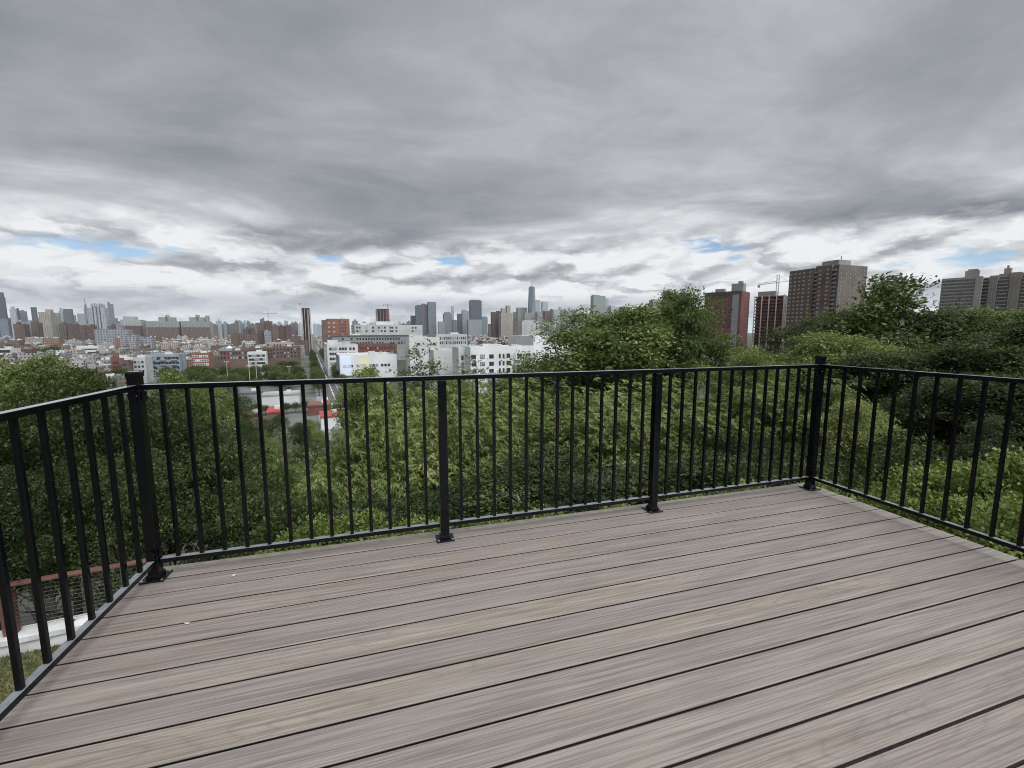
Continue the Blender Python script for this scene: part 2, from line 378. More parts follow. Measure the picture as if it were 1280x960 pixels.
    gn = noise2(nt, comb(nt, az, math_(nt, 'MULTIPLY', el, 3.6), 4.4), 13., 9, .62, .4)
    gm = math_(nt, 'ADD', gaps, math_(nt, 'MULTIPLY_ADD', gn, 4.6, -2.2))
    gm = sstep(nt, gm, .0, 1.5)
    gm = math_(nt, 'MULTIPLY', gm, math_(nt, 'GREATER_THAN', gaps, -1.6))
    sky = N(nt, 'ShaderNodeTexSky', sky_type='NISHITA', sun_disc=False)
    sky.sun_elevation = rad(SUN_EL); sky.sun_rotation = rad(SUN_AZ); sky.air_density = 1.1; sky.dust_density = .05; sky.ozone_density = 2.
    b1 = N(nt, 'ShaderNodeBackground'); L(nt, mixc(nt, 1., sky.outputs[0], (.78, .92, 1.08), 'MULTIPLY'), b1.inputs[0]); b1.inputs[1].default_value = .11
    b2 = N(nt, 'ShaderNodeBackground'); L(nt, cl, b2.inputs[0]); L(nt, glow, b2.inputs[1])
    mx = N(nt, 'ShaderNodeMixShader'); L(nt, math_(nt, 'MULTIPLY', gm, .85), mx.inputs[0]); L(nt, b2.outputs[0], mx.inputs[1]); L(nt, b1.outputs[0], mx.inputs[2])
    L(nt, mx.outputs[0], out.inputs[0])
GLOW = 8.
make_world()
sun = bpy.data.lights.new('sun', 'SUN'); sun.energy = 1.5; sun.angle = rad(14); sun.color = (1., .96, .90)
so = bpy.data.objects.new('sun', sun); COL.objects.link(so)
so.rotation_euler = Vector(SUND).to_track_quat('Z', 'Y').to_euler()

# ------------------------------------------------------------------ deck
XL, XR, YF = -1.33, 3.412, 2.674
PITCH, GAP = .1445, .0098
def make_deck():
    root = empty('wooden_deck', (0, 0, -4.7), 0, 'grey brown composite board deck with dark gaps between long boards', 'deck')
    r = random.Random(3); V = []; Fc = []; R1 = []; R2 = []; MI = []
    for i in range(34):
        y1 = YF - i*PITCH; y0 = y1 - (PITCH-GAP); zj = r.uniform(-.0004, .0004)
        xa, xb = XL + r.uniform(-.002, .002), XR + r.uniform(-.0025, .0025)
        e = .0028
        prof = [(y0+.001, -.025), (y0+.001, -.0165), (y0+.012, -.0155), (y0+.012, -.0065), (y0, -.0055), (y0, -e), (y0+.0008, -.0008), (y0+e, 0),
                (y1-e, 0), (y1-.0008, -.0008), (y1, -e), (y1, -.0055), (y1-.012, -.0065), (y1-.012, -.0155), (y1-.001, -.0165), (y1-.001, -.025)]
        mi = [1, 1, 1, 1, 1, 0, 0, 0, 0, 0, 1, 1, 1, 1, 1, 1]
        n = len(prof); b = len(V)
        for X in (xa, xb): V += [(X, yy, zz+zj+4.7) for yy, zz in prof]
        fs = [(b+k, b+(k+1) % n, b+n+(k+1) % n, b+n+k) for k in range(n)]
        fs = [tuple(reversed(f)) for f in fs] + [tuple(range(b, b+n)), tuple(range(b+2*n-1, b+n-1, -1))]
        Fc += fs; a, c = r.random(), r.random(); MI += mi + [0, 0]
        R1 += [a]*len(fs); R2 += [c]*len(fs)
    me = bpy.data.meshes.new('decking'); me.from_pydata(V, [], Fc); me.materials.append(M['deck']); me.materials.append(M['core']); me.polygons.foreach_set('material_index', MI)
    for nm, dat in (('rnd', R1), ('rnd2', R2)):
        at = me.attributes.new(nm, 'FLOAT', 'FACE'); at.data.foreach_set('value', dat)
    o = bpy.data.objects.new('decking', me); COL.objects.link(o); o.parent = root
    fr = MB()
    y_back = YF - 34*PITCH
    for x in np.linspace(XL+.08, XR-.10, 13): fr.box(x-.019, y_back+.05, 4.7-.215, x+.019, YF-.10, 4.7-.027)
    fr.box(XL+.05, YF-.098, 4.7-.215, XR-.07, YF-.06, 4.7-.027); fr.box(XL+.05, y_back+.01, 4.7-.215, XR-.07, y_back+.048, 4.7-.027)
    fr.build('joist_frame', M['lumber'], root)
    for x in (XL+.3, XR-.4):
        for y in (YF-.5, y_back+.6):
            p = MB(); p.box(x-.07, y-.07, -.3, x+.07, y+.07, 4.7-.217); p.build('support_post', M['lumber'], root)
make_deck()

def flake(px, py, sz, lab):
    d = ray(px, py); t = -H/d[2]; x, y = float(d[0]*t), float(d[1]*t)
    b = MB(); V = []
    for k in range(7):
        a = 2*math.pi*k/7; r = sz*(.55+.45*math.sin(k*2.3+px)); V.append((r*math.cos(a)*1.5, r*math.sin(a), .002+.004*abs(math.cos(k*1.9))))
    V += [(x_, y_, z_-.0018) for x_, y_, z_ in V]
    b.add(V, [tuple(range(7)), tuple(range(13, 6, -1))] + [(k, k+7, (k+1) % 7+7, (k+1) % 7) for k in range(7)])
    o = b.build('fallen_petal', M['whitecap']); o.location = (x, y, 0.0005); tag(o, lab, 'petal')
flake(292.5, 720, .016, 'small pale fallen petal on the deck boards right of the left corner post')
flake(233.5, 780, .009, 'tiny pale fallen petal on the boards nearer the camera at left')
# ------------------------------------------------------------------ railings
PX = [-1.205, .312, 1.812, 3.308]; PY = 2.556
RT0, RT1, RB0, RB1 = 1.0, 1.026, .084, .108
def post_mesh(w, top, cap):
    b = MB(); b.box(-w/2, -w/2, .008, w/2, w/2, top); return b
def add_post(root, x, y, w, top, corner):
    p = post_mesh(w, top, corner).build('post', M['black'], root, bevel=.003); p.location = (x, y, 0)
    pl = MB(); s = .054
    pl.box(-s, -s, 0, s, s, .008)
    a = w/2+.006
    pl.box(-a, -a, .0085, a, a, .030)                       # skirt
    o = pl.build('base_plate', M['black'], p, bevel=.002)
    for sx in (-1, 1):
        for sy in (-1, 1):
            sc = MB(); sc.disc((sx*.043, sy*.043), .0065, .008, .013, 8); sc.build('bolt', M['screw'], p)
    if corner:
        c = MB(); h = w/2+.003; c.box(-h, -h, top, h, h, top+.004); c.box(-h, -h, top-.022, h, h, top-.0005); c.build('cap', M['black'], p, bevel=.002)
    return p
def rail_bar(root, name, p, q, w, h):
    b = MB(); b.bar(p, q, w, h); return b.build(name, M['sheen_painted'], root, bevel=.002)
def baluster(root, x, y, w=.0178):
    b = MB(); b.box(-w/2, -w/2, RB1-.004, w/2, w/2, RT0+.002)
    o = b.build('baluster', M['black'], root, bevel=.0015); o.location = (x, y, 0); return o
def make_railings():
    fr = empty('railing', (0, 0, 0), 0, 'front run of black metal railing, between two corner posts, facing the city', 'railing')
    for i, x in enumerate(PX): add_post(fr, x, PY, .051, 1.088 if i in (0, 3) else RT0-.001, i in (0, 3))
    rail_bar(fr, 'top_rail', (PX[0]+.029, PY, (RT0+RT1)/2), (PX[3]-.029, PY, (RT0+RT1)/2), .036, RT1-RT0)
    first = None
    for a, b in zip(PX[:-1], PX[1:]):
        rail_bar(fr, 'bottom_rail', (a+.03, PY, (RB0+RB1)/2), (b-.03, PY, (RB0+RB1)/2), .032, RB1-RB0)
        sp = (b-a)/14
        for k in range(13):
            if first is None: first = baluster(fr, a+sp*(k+1), PY)
            else:
                c = first.copy(); COL.objects.link(c); c.parent = fr; c.location = (a+sp*(k+1), PY, 0)
    for c in (PX[0], PX[3]):
        for dz in (RT0-.052, RB1+.01):
            sgn = 1 if c < 0 else -1
            s = MB(); s.cbox(c+sgn*.0335, PY, dz, .008, .030, .045); s.build('rail_bracket', M['black'], fr)
    for nm, X, lab in (('left', PX[0], 'left run of black metal railing along the deck edge above the lawn'), ('right', PX[3], 'right run of black metal railing along the deck edge above the leafy hedge')):
        r = empty('railing', (X, 0, 0), 0, lab, 'railing')
        y_end = PY - 3*1.503
        rail_bar(r, 'top_rail', (0, PY-.029, (RT0+RT1)/2), (0, y_end, (RT0+RT1)/2), .036, RT1-RT0)
        ys = [PY, PY-1.503, PY-2*1.503, y_end]
        for a, b in zip(ys[:-1], ys[1:]):
            rail_bar(r, 'bottom_rail', (0, a-.03, (RB0+RB1)/2), (0, b+.03, (RB0+RB1)/2), .032, RB1-RB0)
            off, sp, nb = (.135, .121, 11) if X < 0 else (.085, .1125, 12)
            for k in range(nb):
                c = first.copy(); COL.objects.link(c); c.parent = r; c.location = (0, a-off-sp*k, 0)
        for y in ys[1:]: add_post(r, 0, y, .051, RT0-.001, False)
        for dz in (RT0-.052, RB1+.01):
            s = MB(); s.cbox(0, PY-.0335, dz, .030, .008, .045); s.build('rail_bracket', M['black'], r)
        for z in (RT0-.03, RB1+.03):
            s = MB(); sx = .0155 if X < 0 else -.0155
            s.cbox(sx, PY-.0335, z, .002, .007, .007); s.build('screw', M['screw'], r)
make_railings()

# ------------------------------------------------------------------ terrain
def sm(t): t = np.clip(t, 0, 1); return t*t*(3-2*t)
def terrain(x, y):
    x = np.asarray(x, float); y = np.asarray(y, float)
    u = x*GU[0]+y*GU[1]; v = x*GV[0]+y*GV[1]
    near = -4.75 + 2.35*sm((x+.5)/4.0)                       # bank rises towards the right of the deck
    right = sm((u-4)/26.)
    s = v - 10.6
    left_z = np.interp(s, [0, .6, 10, 30, 70, 110], [0, -1.6, -6, -14, -31, -34.25])
    right_z = np.interp(s, [0, 6, 20, 60, 120, 190], [-1.0, -2.5, -5, -14, -30, -34.25])
    z = np.where(s > 0, near + left_z*(1-right) + right_z*right, near - right*1.0*sm((v-4)/6.))
    far = (np.abs(s) > 0) & (v > 160)
    return np.maximum(z, CITY)
def make_ground():
    xs = np.unique(np.concatenate([np.linspace(-16000, -400, 8), np.linspace(-400, -60, 12), np.linspace(-60, 80, 71), np.linspace(80, 400, 20), np.linspace(400, 16000, 8)]))
    ys = np.unique(np.concatenate([np.linspace(-3000, -40, 5), np.linspace(-40, 60, 67), np.linspace(60, 260, 41), np.linspace(260, 20000, 12)]))
    XX, YY = np.meshgrid(xs, ys, indexing='ij'); ZZ = terrain(XX, YY)
    lawn_zone = (XX < -.8) & (YY < 10) & (YY > -14) & (XX > -30)
    ZZ = np.where(lawn_zone, ZZ-.06, ZZ)
    V = np.stack([XX, YY, ZZ], -1).reshape(-1, 3); n, k = XX.shape
    I = np.arange(n*k).reshape(n, k)
    Fc = np.stack([I[:-1, :-1], I[1:, :-1], I[1:, 1:], I[:-1, 1:]], -1).reshape(-1, 4)
    me = bpy.data.meshes.new('ground'); me.from_pydata(V.tolist(), [], Fc.tolist())
    me.materials.append(M['soil']); me.materials.append(M['cityground'])
    c = V[Fc].mean(1); me.polygons.foreach_set('material_index', (c[:, 2] < -38.5).astype(np.int32))
    me.polygons.foreach_set('use_smooth', [True]*len(Fc))
    o = bpy.data.objects.new('ground', me); COL.objects.link(o); o['kind'] = 'structure'
make_ground()

# ------------------------------------------------------------------ leaves
class Leaves:
    def __init__(s): s.P = []; s.T = []
    def quads(s, base, axis, nrm, Ln, Wd, tint, curl=0.0):
        a = axis/(np.linalg.norm(axis, axis=1, keepdims=True)+1e-9)
        sd = np.cross(a, nrm); sd /= (np.linalg.norm(sd, axis=1, keepdims=True)+1e-9)
        n = np.cross(sd, a)
        Ln = np.broadcast_to(np.asarray(Ln, float).reshape(-1, 1), (len(a), 1)); Wd = np.broadcast_to(np.asarray(Wd, float).reshape(-1, 1), (len(a), 1))
        mid = base + a*Ln*.45 + n*Ln*curl
        q = np.stack([base, mid+sd*Wd*.5, base+a*Ln, mid-sd*Wd*.5], 1)
        s.P.append(q); s.T.append(tint)
    def mesh(s, name, mat):
        Q = np.concatenate(s.P); T = np.concatenate(s.T); n = len(Q)
        me = bpy.data.meshes.new(name)
        me.vertices.add(n*4); me.vertices.foreach_set('co', Q.reshape(-1).astype(np.float32))
        me.loops.add(n*4); me.loops.foreach_set('vertex_index', np.arange(n*4, dtype=np.int32))
        me.polygons.add(n); me.polygons.foreach_set('loop_start', np.arange(0, n*4, 4, dtype=np.int32))
        me.polygons.foreach_set('loop_total', np.full(n, 4, np.int32))
        at = me.attributes.new('tint', 'FLOAT', 'FACE'); at.data.foreach_set('value', T.astype(np.float32))
        me.materials.append(mat); me.update(); me.validate()
        return me
def unit(a): return a/(np.linalg.norm(a, axis=-1, keepdims=True)+1e-9)

def crown_clumps(rg, lobes, K, shell=.35):
    """clump centres spread through the lobes, denser towards the outside"""
    w = np.array([l[3]*l[4]*l[5] for l in lobes], float)**(2/3.); w /= w.sum()
    idx = rg.choice(len(lobes), K, p=w); La = np.array(lobes, float)
    d = unit(rg.normal(size=(K, 3))); d[:, 2] = np.where(d[:, 2] < -.3, -d[:, 2]*.6, d[:, 2]); d = unit(d)
    r = rg.random(K)**shell
    jit = 1 + rg.normal(size=K)*.10
    c = La[idx, :3] + d*La[idx, 3:6]*(r*jit)[:, None]
    return c, d
def make_crown(name, mat, lobes, K=110, twigs=26, per=9, leaf=.15, sig=.42, droop=.25, wind=(0., 0., 0.), seed=1, frond=False, wratio=.5, flat=.55, shell=.35):
    rg = np.random.default_rng(seed); Lv = Leaves()
    c, d = crown_clumps(rg, lobes, K, shell)
    size = .65 + rg.random(K)*.7
    tw = np.repeat(np.arange(K), twigs)
    R = sig*2.1*size*(.8 + rg.random(K)*.5)
    q = unit(rg.normal(size=(len(tw), 3)) + np.array([0, 0, .45]) + d[tw]*.35)
    rj = (.62 + .42*rg.random(len(tw))**.6)
    wob = 1 + .25*np.sin(q[:, 0]*5+tw*1.7)*np.cos(q[:, 1]*5+tw*.9)
    T = c[tw] + q*(R[tw]*rj*wob)[:, None]*np.array([1, 1, flat+.18])
    O = unit(q*.8 + d[tw]*.4 + rg.normal(size=(len(tw), 3))*.35 + np.array([0, 0, .15]))
    ctint = rg.normal(size=K)*.10; ttint = ctint[tw] + rg.normal(size=len(tw))*.08
    wv = np.array(wind, float)
    if not frond:
        li = np.repeat(np.arange(len(tw)), per); n = len(li)
        off = rg.normal(size=(n, 3))*leaf*1.25*np.array([1, 1, .6])
        base = T[li] + off
        ax = O[li]*.6 + rg.normal(size=(n, 3))*.65 + np.array([0, 0, -droop]) + wv
        nr = unit(np.array([0, 0, .7]) + rg.normal(size=(n, 3))*.45 + O[li]*.8)
        Ln = leaf*(.55 + rg.random(n)*.9)
        Lv.quads(base, ax, nr, Ln, Ln*wratio*(.8+rg.random(n)*.4), np.clip(.45 + ttint[li] + rg.normal(size=n)*.14, 0, 1), .06)
    else:
        nf = len(tw); d0 = unit(O*np.array([1, 1, .5]) + np.array([0, 0, .35]) + wv + rg.normal(size=(nf, 3))*.25)
        Lr = leaf*(2.4 + rg.random(nf)*1.8)
        for k in range(per):
            t = (k+1.)/per
            pos = T + d0*(Lr*t)[:, None] + np.array([0, 0, -1.])*(Lr*droop*1.6*t*t)[:, None]
            tan = unit(d0*1. + np.array([0, 0, -1.])*(droop*3.2*t))
            sdv = unit(np.cross(tan, np.array([0, 0, 1.])))
            for sg in (-1, 1):
                ax = tan*.45 + sdv*sg*(.75-.35*t) + np.array([0, 0, -.35*droop-.12]) + wv*.35 + rg.normal(size=(nf, 3))*.16
                nr = unit(np.array([0, 0, 1.]) + rg.normal(size=(nf, 3))*.35)
                Ln = leaf*(1.05-.35*t)*(.8+rg.random(nf)*.4)
                Lv.quads(pos, ax, nr, Ln, Ln*wratio*.62, np.clip(.45 + ttint + rg.normal(size=nf)*.10, 0, 1), .04)
    return Lv.mesh(name, mat), c
def make_trunk(name, mat, base_h, clumps, r0=.22, seed=1, limbs=22, sticks=0):
    rg = np.random.default_rng(seed+50); b = MB()
    top = np.array([clumps[:, 0].mean(), clumps[:, 1].mean(), np.percentile(clumps[:, 2], 70)])
    pts = [np.array([0, 0, -.6])]
    for k in range(1, 6):
        t = k/5.; pts.append(np.array([0, 0, 0])*(1-t) + top*t + np.append(rg.normal(size=2)*.15*t, 0))
    b.tube(pts, [r0*1.25, r0, r0*.8, r0*.6, r0*.4, r0*.15], 8)
    sel = rg.choice(len(clumps), min(limbs, len(clumps)), replace=False)
    for i in sel:
        e = clumps[i]; t = np.clip((e[2]-.0)/max(top[2], .1)*.62, .15, .9); k = t*5; i0 = int(k); s0 = pts[min(i0, 4)]*(1-(k-i0)) + pts[min(i0+1, 5)]*(k-i0)
        md = s0*.5+e*.5 + np.array([0, 0, .08*np.linalg.norm(e-s0)]) + rg.normal(size=3)*.1
        rr = r0*(.42-.25*t); b.tube([s0, md, e], [rr, rr*.6, rr*.18], 5, cap=False)
    me_o = b.build(name, mat, None, smooth=True); me = me_o.data
    bpy.data.objects.remove(me_o); return me

PROTO = {}
def proto(key, crown_args, trunk_args):
    me, c = make_crown('crown', **crown_args)
    tm = make_trunk('trunk', clumps=c, **trunk_args)
    co = np.empty(len(me.vertices)*3, np.float32); me.vertices.foreach_get('co', co); co = co.reshape(-1, 3)
    top = float(np.percentile(co[:, 2], 99.7)); wid = float(np.percentile(co[:, 0], 99) - np.percentile(co[:, 0], 1))
    PROTO[key] = (me, tm, top, wid)
# lobes: x, y, z, rx, ry, rz in metres above the trunk base
proto('broad', dict(mat=M['leaf_mid'], lobes=[(0, 0, 6.2, 3.2, 3.2, 3.2), (-1.7, .3, 5.0, 2.3, 2.4, 2.2), (1.8, -.4, 5.2, 2.4, 2.3, 2.3), (.5, -.9, 7.6, 2.0, 2.0, 1.9), (-.9, .5, 8.0, 1.6, 1.6, 1.5), (0, -1.6, 3.9, 2.6, 2.0, 1.9)], K=105, twigs=46, per=9, leaf=0.18, sig=0.4, seed=11, wind=(.2, 0, -.1), shell=0.3), dict(mat=M['bark'], base_h=3, r0=.24, seed=1))
proto('dense', dict(mat=M['leaf_deep'], lobes=[(0, 0, 5.8, 3.0, 3.0, 3.4), (-1.8, -.3, 4.6, 2.2, 2.2, 2.4), (1.6, .5, 5.0, 2.3, 2.3, 2.2), (.8, -1.2, 7.6, 1.8, 1.8, 2.0), (-.8, -.2, 8.3, 1.5, 1.5, 1.6), (.2, -1.6, 3.2, 2.8, 2.0, 2.2)], K=100, twigs=46, per=9, leaf=0.175, sig=0.4, shell=0.3, seed=21, wind=(.2, 0, -.1)), dict(mat=M['bark'], base_h=3, r0=.24, seed=2))
proto('windy', dict(mat=M['leaf_dark'], lobes=[(0, 0, 5.0, 2.6, 2.6, 3.0), (.7, 0, 8.2, 1.2, 1.2, 1.7), (-1.2, .2, 7.4, 1.2, 1.2, 1.7), (1.8, -.2, 7.2, 1.2, 1.2, 1.7), (1.1, .1, 10.0, .5, .5, 1.3), (.0, -.2, 9.8, .45, .45, 1.2), (2.3, 0, 9.3, .45, .45, 1.2), (-1.3, 0, 9.2, .4, .4, 1.0), (3.0, 0, 7.8, .5, .5, 1.0), (.1, -1.2, 3.6, 2.4, 1.8, 2.2)], K=210, twigs=24, per=8, leaf=0.16, sig=0.21, seed=31, wind=(.55, 0, .12), shell=0.5), dict(mat=M['bark'], base_h=3, r0=.22, seed=3, limbs=40))
proto('sumac', dict(mat=M['leaf_yel'], lobes=[(0, 0, 4.2, 2.0, 2.0, 2.0), (-1.3, -.3, 3.4, 1.5, 1.5, 1.8), (1.4, -.2, 3.6, 1.5, 1.5, 1.7), (.2, -.4, 5.4, 1.2, 1.2, 1.1), (0, -.9, 2.2, 1.9, 1.5, 1.5)], K=50, twigs=11, per=7, leaf=0.34, sig=0.42, droop=.42, wind=(.5, -.1, -.05), seed=41, frond=True, wratio=.56, shell=.3), dict(mat=M['palebark'], base_h=2, r0=.11, seed=4, limbs=30))
proto('willowy', dict(mat=M['leaf_mid'], lobes=[(0, 0, 4.0, 2.1, 2.0, 2.2), (-1.5, -.2, 3.2, 1.4, 1.5, 1.9), (1.3, -.4, 3.8, 1.5, 1.5, 1.8), (.3, -.3, 5.5, 1.2, 1.2, 1.2), (.2, -.9, 2.1, 2.0, 1.4, 1.6)], K=50, twigs=11, per=7, leaf=0.3, sig=0.42, droop=.5, wind=(.45, -.1, -.1), seed=51, frond=True, wratio=.54, shell=.3), dict(mat=M['palebark'], base_h=2, r0=.11, seed=5, limbs=30))
proto('slope', dict(mat=M['leaf_deep'], lobes=[(0, 0, 4.6, 2.4, 2.4, 2.6), (-1.6, -.3, 3.6, 1.8, 1.8, 2.2), (1.5, .2, 3.8, 1.8, 1.8, 2.2), (.3, -.5, 6.2, 1.5, 1.5, 1.4), (0, -1.1, 2.2, 2.4, 1.7, 1.8)], K=95, twigs=28, per=9, leaf=0.13, sig=0.34, seed=61, wind=(.25, 0, -.1), wratio=.55), dict(mat=M['bark'], base_h=2, r0=.16, seed=6))
proto('olive', dict(mat=M['leaf_olive'], lobes=[(0, 0, 6.0, 2.2, 2.2, 3.0), (-1.0, 0, 5.0, 1.8, 1.8, 2.4), (1.2, 0, 5.6, 1.7, 1.7, 2.4), (.2, 0, 8.4, 1.2, 1.2, 1.5)], K=75, twigs=26, per=8, leaf=0.16, sig=0.32, seed=71, wind=(.35, 0, 0), shell=.6), dict(mat=M['palebark'], base_h=3, r0=.2, seed=7, limbs=40))
proto('poplar', dict(mat=M['leaf_pale'], lobes=[(0, 0, 5.0, 1.8, 1.8, 2.6), (.3, 0, 7.6, 1.1, 1.1, 1.8), (.1, 0, 9.4, .6, .6, 1.2), (-1.0, 0, 4.2, 1.3, 1.3, 1.8), (1.3, 0, 4.2, 1.4, 1.4, 1.8)], K=90, twigs=16, per=8, leaf=0.24, sig=0.34, seed=81, wind=(.3, 0, 0), shell=.7), dict(mat=M['palebark'], base_h=3, r0=.2, seed=8, limbs=40))
proto('fresh', dict(mat=M['leaf_yel'], lobes=[(0, 0, 4.6, 2.8, 2.8, 1.9), (-2.0, 0, 3.9, 1.8, 1.8, 1.4), (2.1, 0, 3.8, 1.9, 1.9, 1.5), (.4, -.6, 5.6, 1.7, 1.7, 1.2), (.3, -1.2, 2.6, 2.8, 1.8, 1.5)], K=85, twigs=42, per=9, leaf=0.15, sig=0.38, seed=91, flat=0.35, shell=.3), dict(mat=M['bark'], base_h=2, r0=.2, seed=9))
proto('shrub', dict(mat=M['leaf_shrub'], lobes=[(0, 0, 1.2, 1.3, 1.3, 1.0), (-.8, 0, .9, .9, .9, .8), (.8, .1, 1.0, .9, .9, .8), (.1, -.4, 1.8, .8, .8, .6), (0, -.6, .6, 1.2, .8, .7)], K=95, twigs=24, per=7, leaf=0.105, sig=0.16, seed=101, wratio=.62, droop=.45, wind=(.3, 0, 0), shell=.3), dict(mat=M['palebark'], base_h=.5, r0=.03, seed=10, limbs=24))
proto('under', dict(mat=M['leaf_deep'], lobes=[(0, 0, 1.8, 1.9, 1.9, 1.5), (-1.2, 0, 1.4, 1.3, 1.3, 1.1), (1.2, .1, 1.5, 1.3, 1.3, 1.2), (.1, -.5, 2.6, 1.1, 1.1, .8), (0, -1, 1.0, 1.8, 1.2, 1.0)], K=60, twigs=20, per=8, leaf=0.155, sig=0.26, seed=121, wratio=.55, droop=.4, wind=(.3, 0, 0)), dict(mat=M['palebark'], base_h=.5, r0=.05, seed=12, limbs=30))
proto('street', dict(mat=M['leaf_dark'], lobes=[(0, 0, 6.5, 4., 4., 3.), (-1.5, 0, 5.5, 3, 3, 2.2), (1.8, .4, 6, 2.8, 2.8, 2.4), (.3, 0, 8.4, 2.2, 2.2, 1.6)], K=70, twigs=10, per=4, leaf=.75, sig=.7, seed=111), dict(mat=M['bark'], base_h=3, r0=.25, seed=11, limbs=8))

def plant(key, x, y, top, width, rz, name, label, cat, group=None, base=None):
    me, tm, h, wd = PROTO[key]
    bz = float(terrain(x, y)) if base is None else base
    o = empty(name, (x, y, bz), rz, label, cat, group)
    sz = (top-bz)/h; sx = width/wd; cz = min(max(sz, .75*sx), 1.3*sx)
    for nm, m_ in (('trunk', tm), ('crown', me)):
        c = bpy.data.objects.new(nm, m_); COL.objects.link(c); c.parent = o
        c.scale = (sx, sx, cz if nm == 'crown' else sz)
        if nm == 'crown': c.location = (0, 0, top-bz-h*cz)
    return o
def tree(key, px, ytop, D, wpx, label, group=None, name='tree', cat='tree', rz=None, base=None):
    x, y, z = polar(px, ytop, D)
    dz = CF[0]*x + CF[1]*y
    w = wpx/F*abs(dz)*1.0
    return plant(key, x, y, z, w, random.uniform(-.5, .5) if rz is None else rz, name, label, cat, group, base)

GW = 'trees on the slope below the deck'
GAPT = [(262, 500, 42, 70), (290, 522, 60, 60), (322, 540, 75, 46), (350, 540, 90, 42), (372, 532, 110, 34), (386, 560, 60, 42), (338, 565, 45, 51), (365, 580, 36, 51), (310, 560, 32, 60), (405, 572, 55, 38), (432, 555, 75, 34), (300, 540, 40, 50), (415, 595, 38, 42), (340, 600, 27, 59), (330, 550, 95, 39), (358, 555, 80, 37), (396, 568, 100, 34), (345, 580, 70, 42), (380, 595, 50, 47), (412, 550, 130, 30), (300, 575, 30, 60), (428, 580, 60, 37), (285, 505, 95, 50), (440, 530, 140, 34), (330, 526, 150, 34), (352, 530, 140, 34), (373, 528, 165, 30), (394, 538, 130, 34), (417, 543, 120, 32), (316, 534, 120, 36), (362, 545, 105, 40), (386, 553, 92, 40), (340, 550, 98, 40), (404, 560, 85, 40), (372, 568, 66, 46), (420, 560, 95, 36), (350, 517, 190, 24), (383, 524, 175, 26)]

# back row, crowns above the rail
tree('broad', 757, 386, 31, 205, 'large rounded dark green tree rising above the middle of the front rail', GW)
tree('broad', 853, 363, 33, 122, 'tall domed green tree just left of the red brick block', GW, rz=2.1)
tree('dense', 825, 392, 38, 120, 'dark green crown filling the dip between the two domed trees', GW)
tree('fresh', 1035, 417, 22, 190, 'bright light green flat-topped tree behind the right corner post', GW)
tree('windy', 1094, 347, 27, 195, 'tall dark tree with wind-blown top branches beside the brown tower', GW, rz=.1)
tree('olive', 1000, 396, 40, 130, 'thin olive brown tree in front of the unfinished building', GW)
tree('dense', 1185, 388, 30, 130, 'dark rounded tree below the grey slab tower at right', GW)
tree('broad', 1262, 384, 36, 150, 'dark green tree against the foot of the tan tower at right edge', GW)
tree('dense', 1340, 392, 30, 170, 'dark tree cut by the right edge of the view', GW)
tree('fresh', 935, 440, 19, 130, 'light green low tree under the red brick block', GW, rz=1.0)
tree('poplar', 524, 431, 95, 95, 'thin feathery pale green poplar in front of the white block', GW)
tree('poplar', 590, 452, 70, 110, 'pale wind-silvered tree below the modern white block', GW, rz=1.5)
tree('broad', 20, 447, 34, 150, 'mid green tree at the left edge below the rooftops', GW, rz=.7)
tree('dense', 100, 458, 30, 140, 'dark green tree left of the left corner post, over the lawn wall', GW)
tree('broad', 215, 468, 38, 110, 'green tree just right of the left corner post', GW, rz=2.6)
tree('broad', 455, 462, 60, 90, 'small green tree in front of the yellow building', GW, rz=1.9)
tree('broad', 640, 466, 58, 80, 'green tree hiding the foot of the modern white block', GW, rz=.4)
tree('poplar', 688, 459, 60, 70, 'pale thin tree in front of the blank white stair tower', GW, rz=2.)
tree('fresh', 560, 471, 62, 90, 'light green tree just behind the top of the second post', GW, rz=.9)
tree('slope', 716, 456, 46, 66, 'dark leafy tree at the left foot of the large rounded tree', GW, rz=3.)
tree('fresh', 246, 477, 52, 80, 'light green tree between the left corner post and the pale warehouse', GW, rz=1.2)
tree('slope', 284, 486, 72, 66, 'dark bushy tree left of the bright red roof', GW, rz=2.2)
tree('dense', 1070, 386, 30, 160, 'dark full tree behind the wind-blown tree beside the brown tower', GW, rz=1.4)
# middle rows, seen through the balusters
mid = [('slope', 60, 480, 17, 190), ('slope', 190, 500, 17, 170), ('slope', -40, 500, 15, 200), ('slope', 150, 560, 13.5, 150), ('slope', 265, 545, 16, 150), ('slope', 30, 580, 13, 150),
       ('willowy', 330, 560, 19, 130), ('slope', 300, 610, 14, 140), ('willowy', 395, 580, 15, 130), ('sumac', 450, 520, 17, 140),
       ('sumac', 500, 488, 18, 140), ('sumac', 570, 478, 16.5, 150), ('sumac', 640, 474, 17, 150), ('willowy', 700, 482, 15.5, 150), ('sumac', 765, 478, 17, 150),
       ('sumac', 830, 474, 16, 140), ('willowy', 890, 482, 15, 140), ('sumac', 950, 478, 14.5, 140), ('willowy', 1010, 470, 14, 140), ('sumac', 540, 560, 12.5, 150), ('willowy', 620, 560, 12, 150), ('willowy', 470, 600, 12.5, 140),
       ('willowy', 700, 570, 12, 150), ('sumac', 780, 560, 12, 140), ('willowy', 850, 560, 11.5, 130), ('slope', 930, 540, 12, 150), ('slope', 1000, 555, 11, 140),
       ('fresh', 1065, 500, 12, 110), ('dense', 1150, 440, 20, 190), ('dense', 1250, 430, 19, 190), ('dense', 1190, 470, 15, 190), ('dense', 1310, 470, 14, 200), ('olive', 1235, 520, 11.5, 70), ('dense', 1090, 440, 19, 160)]
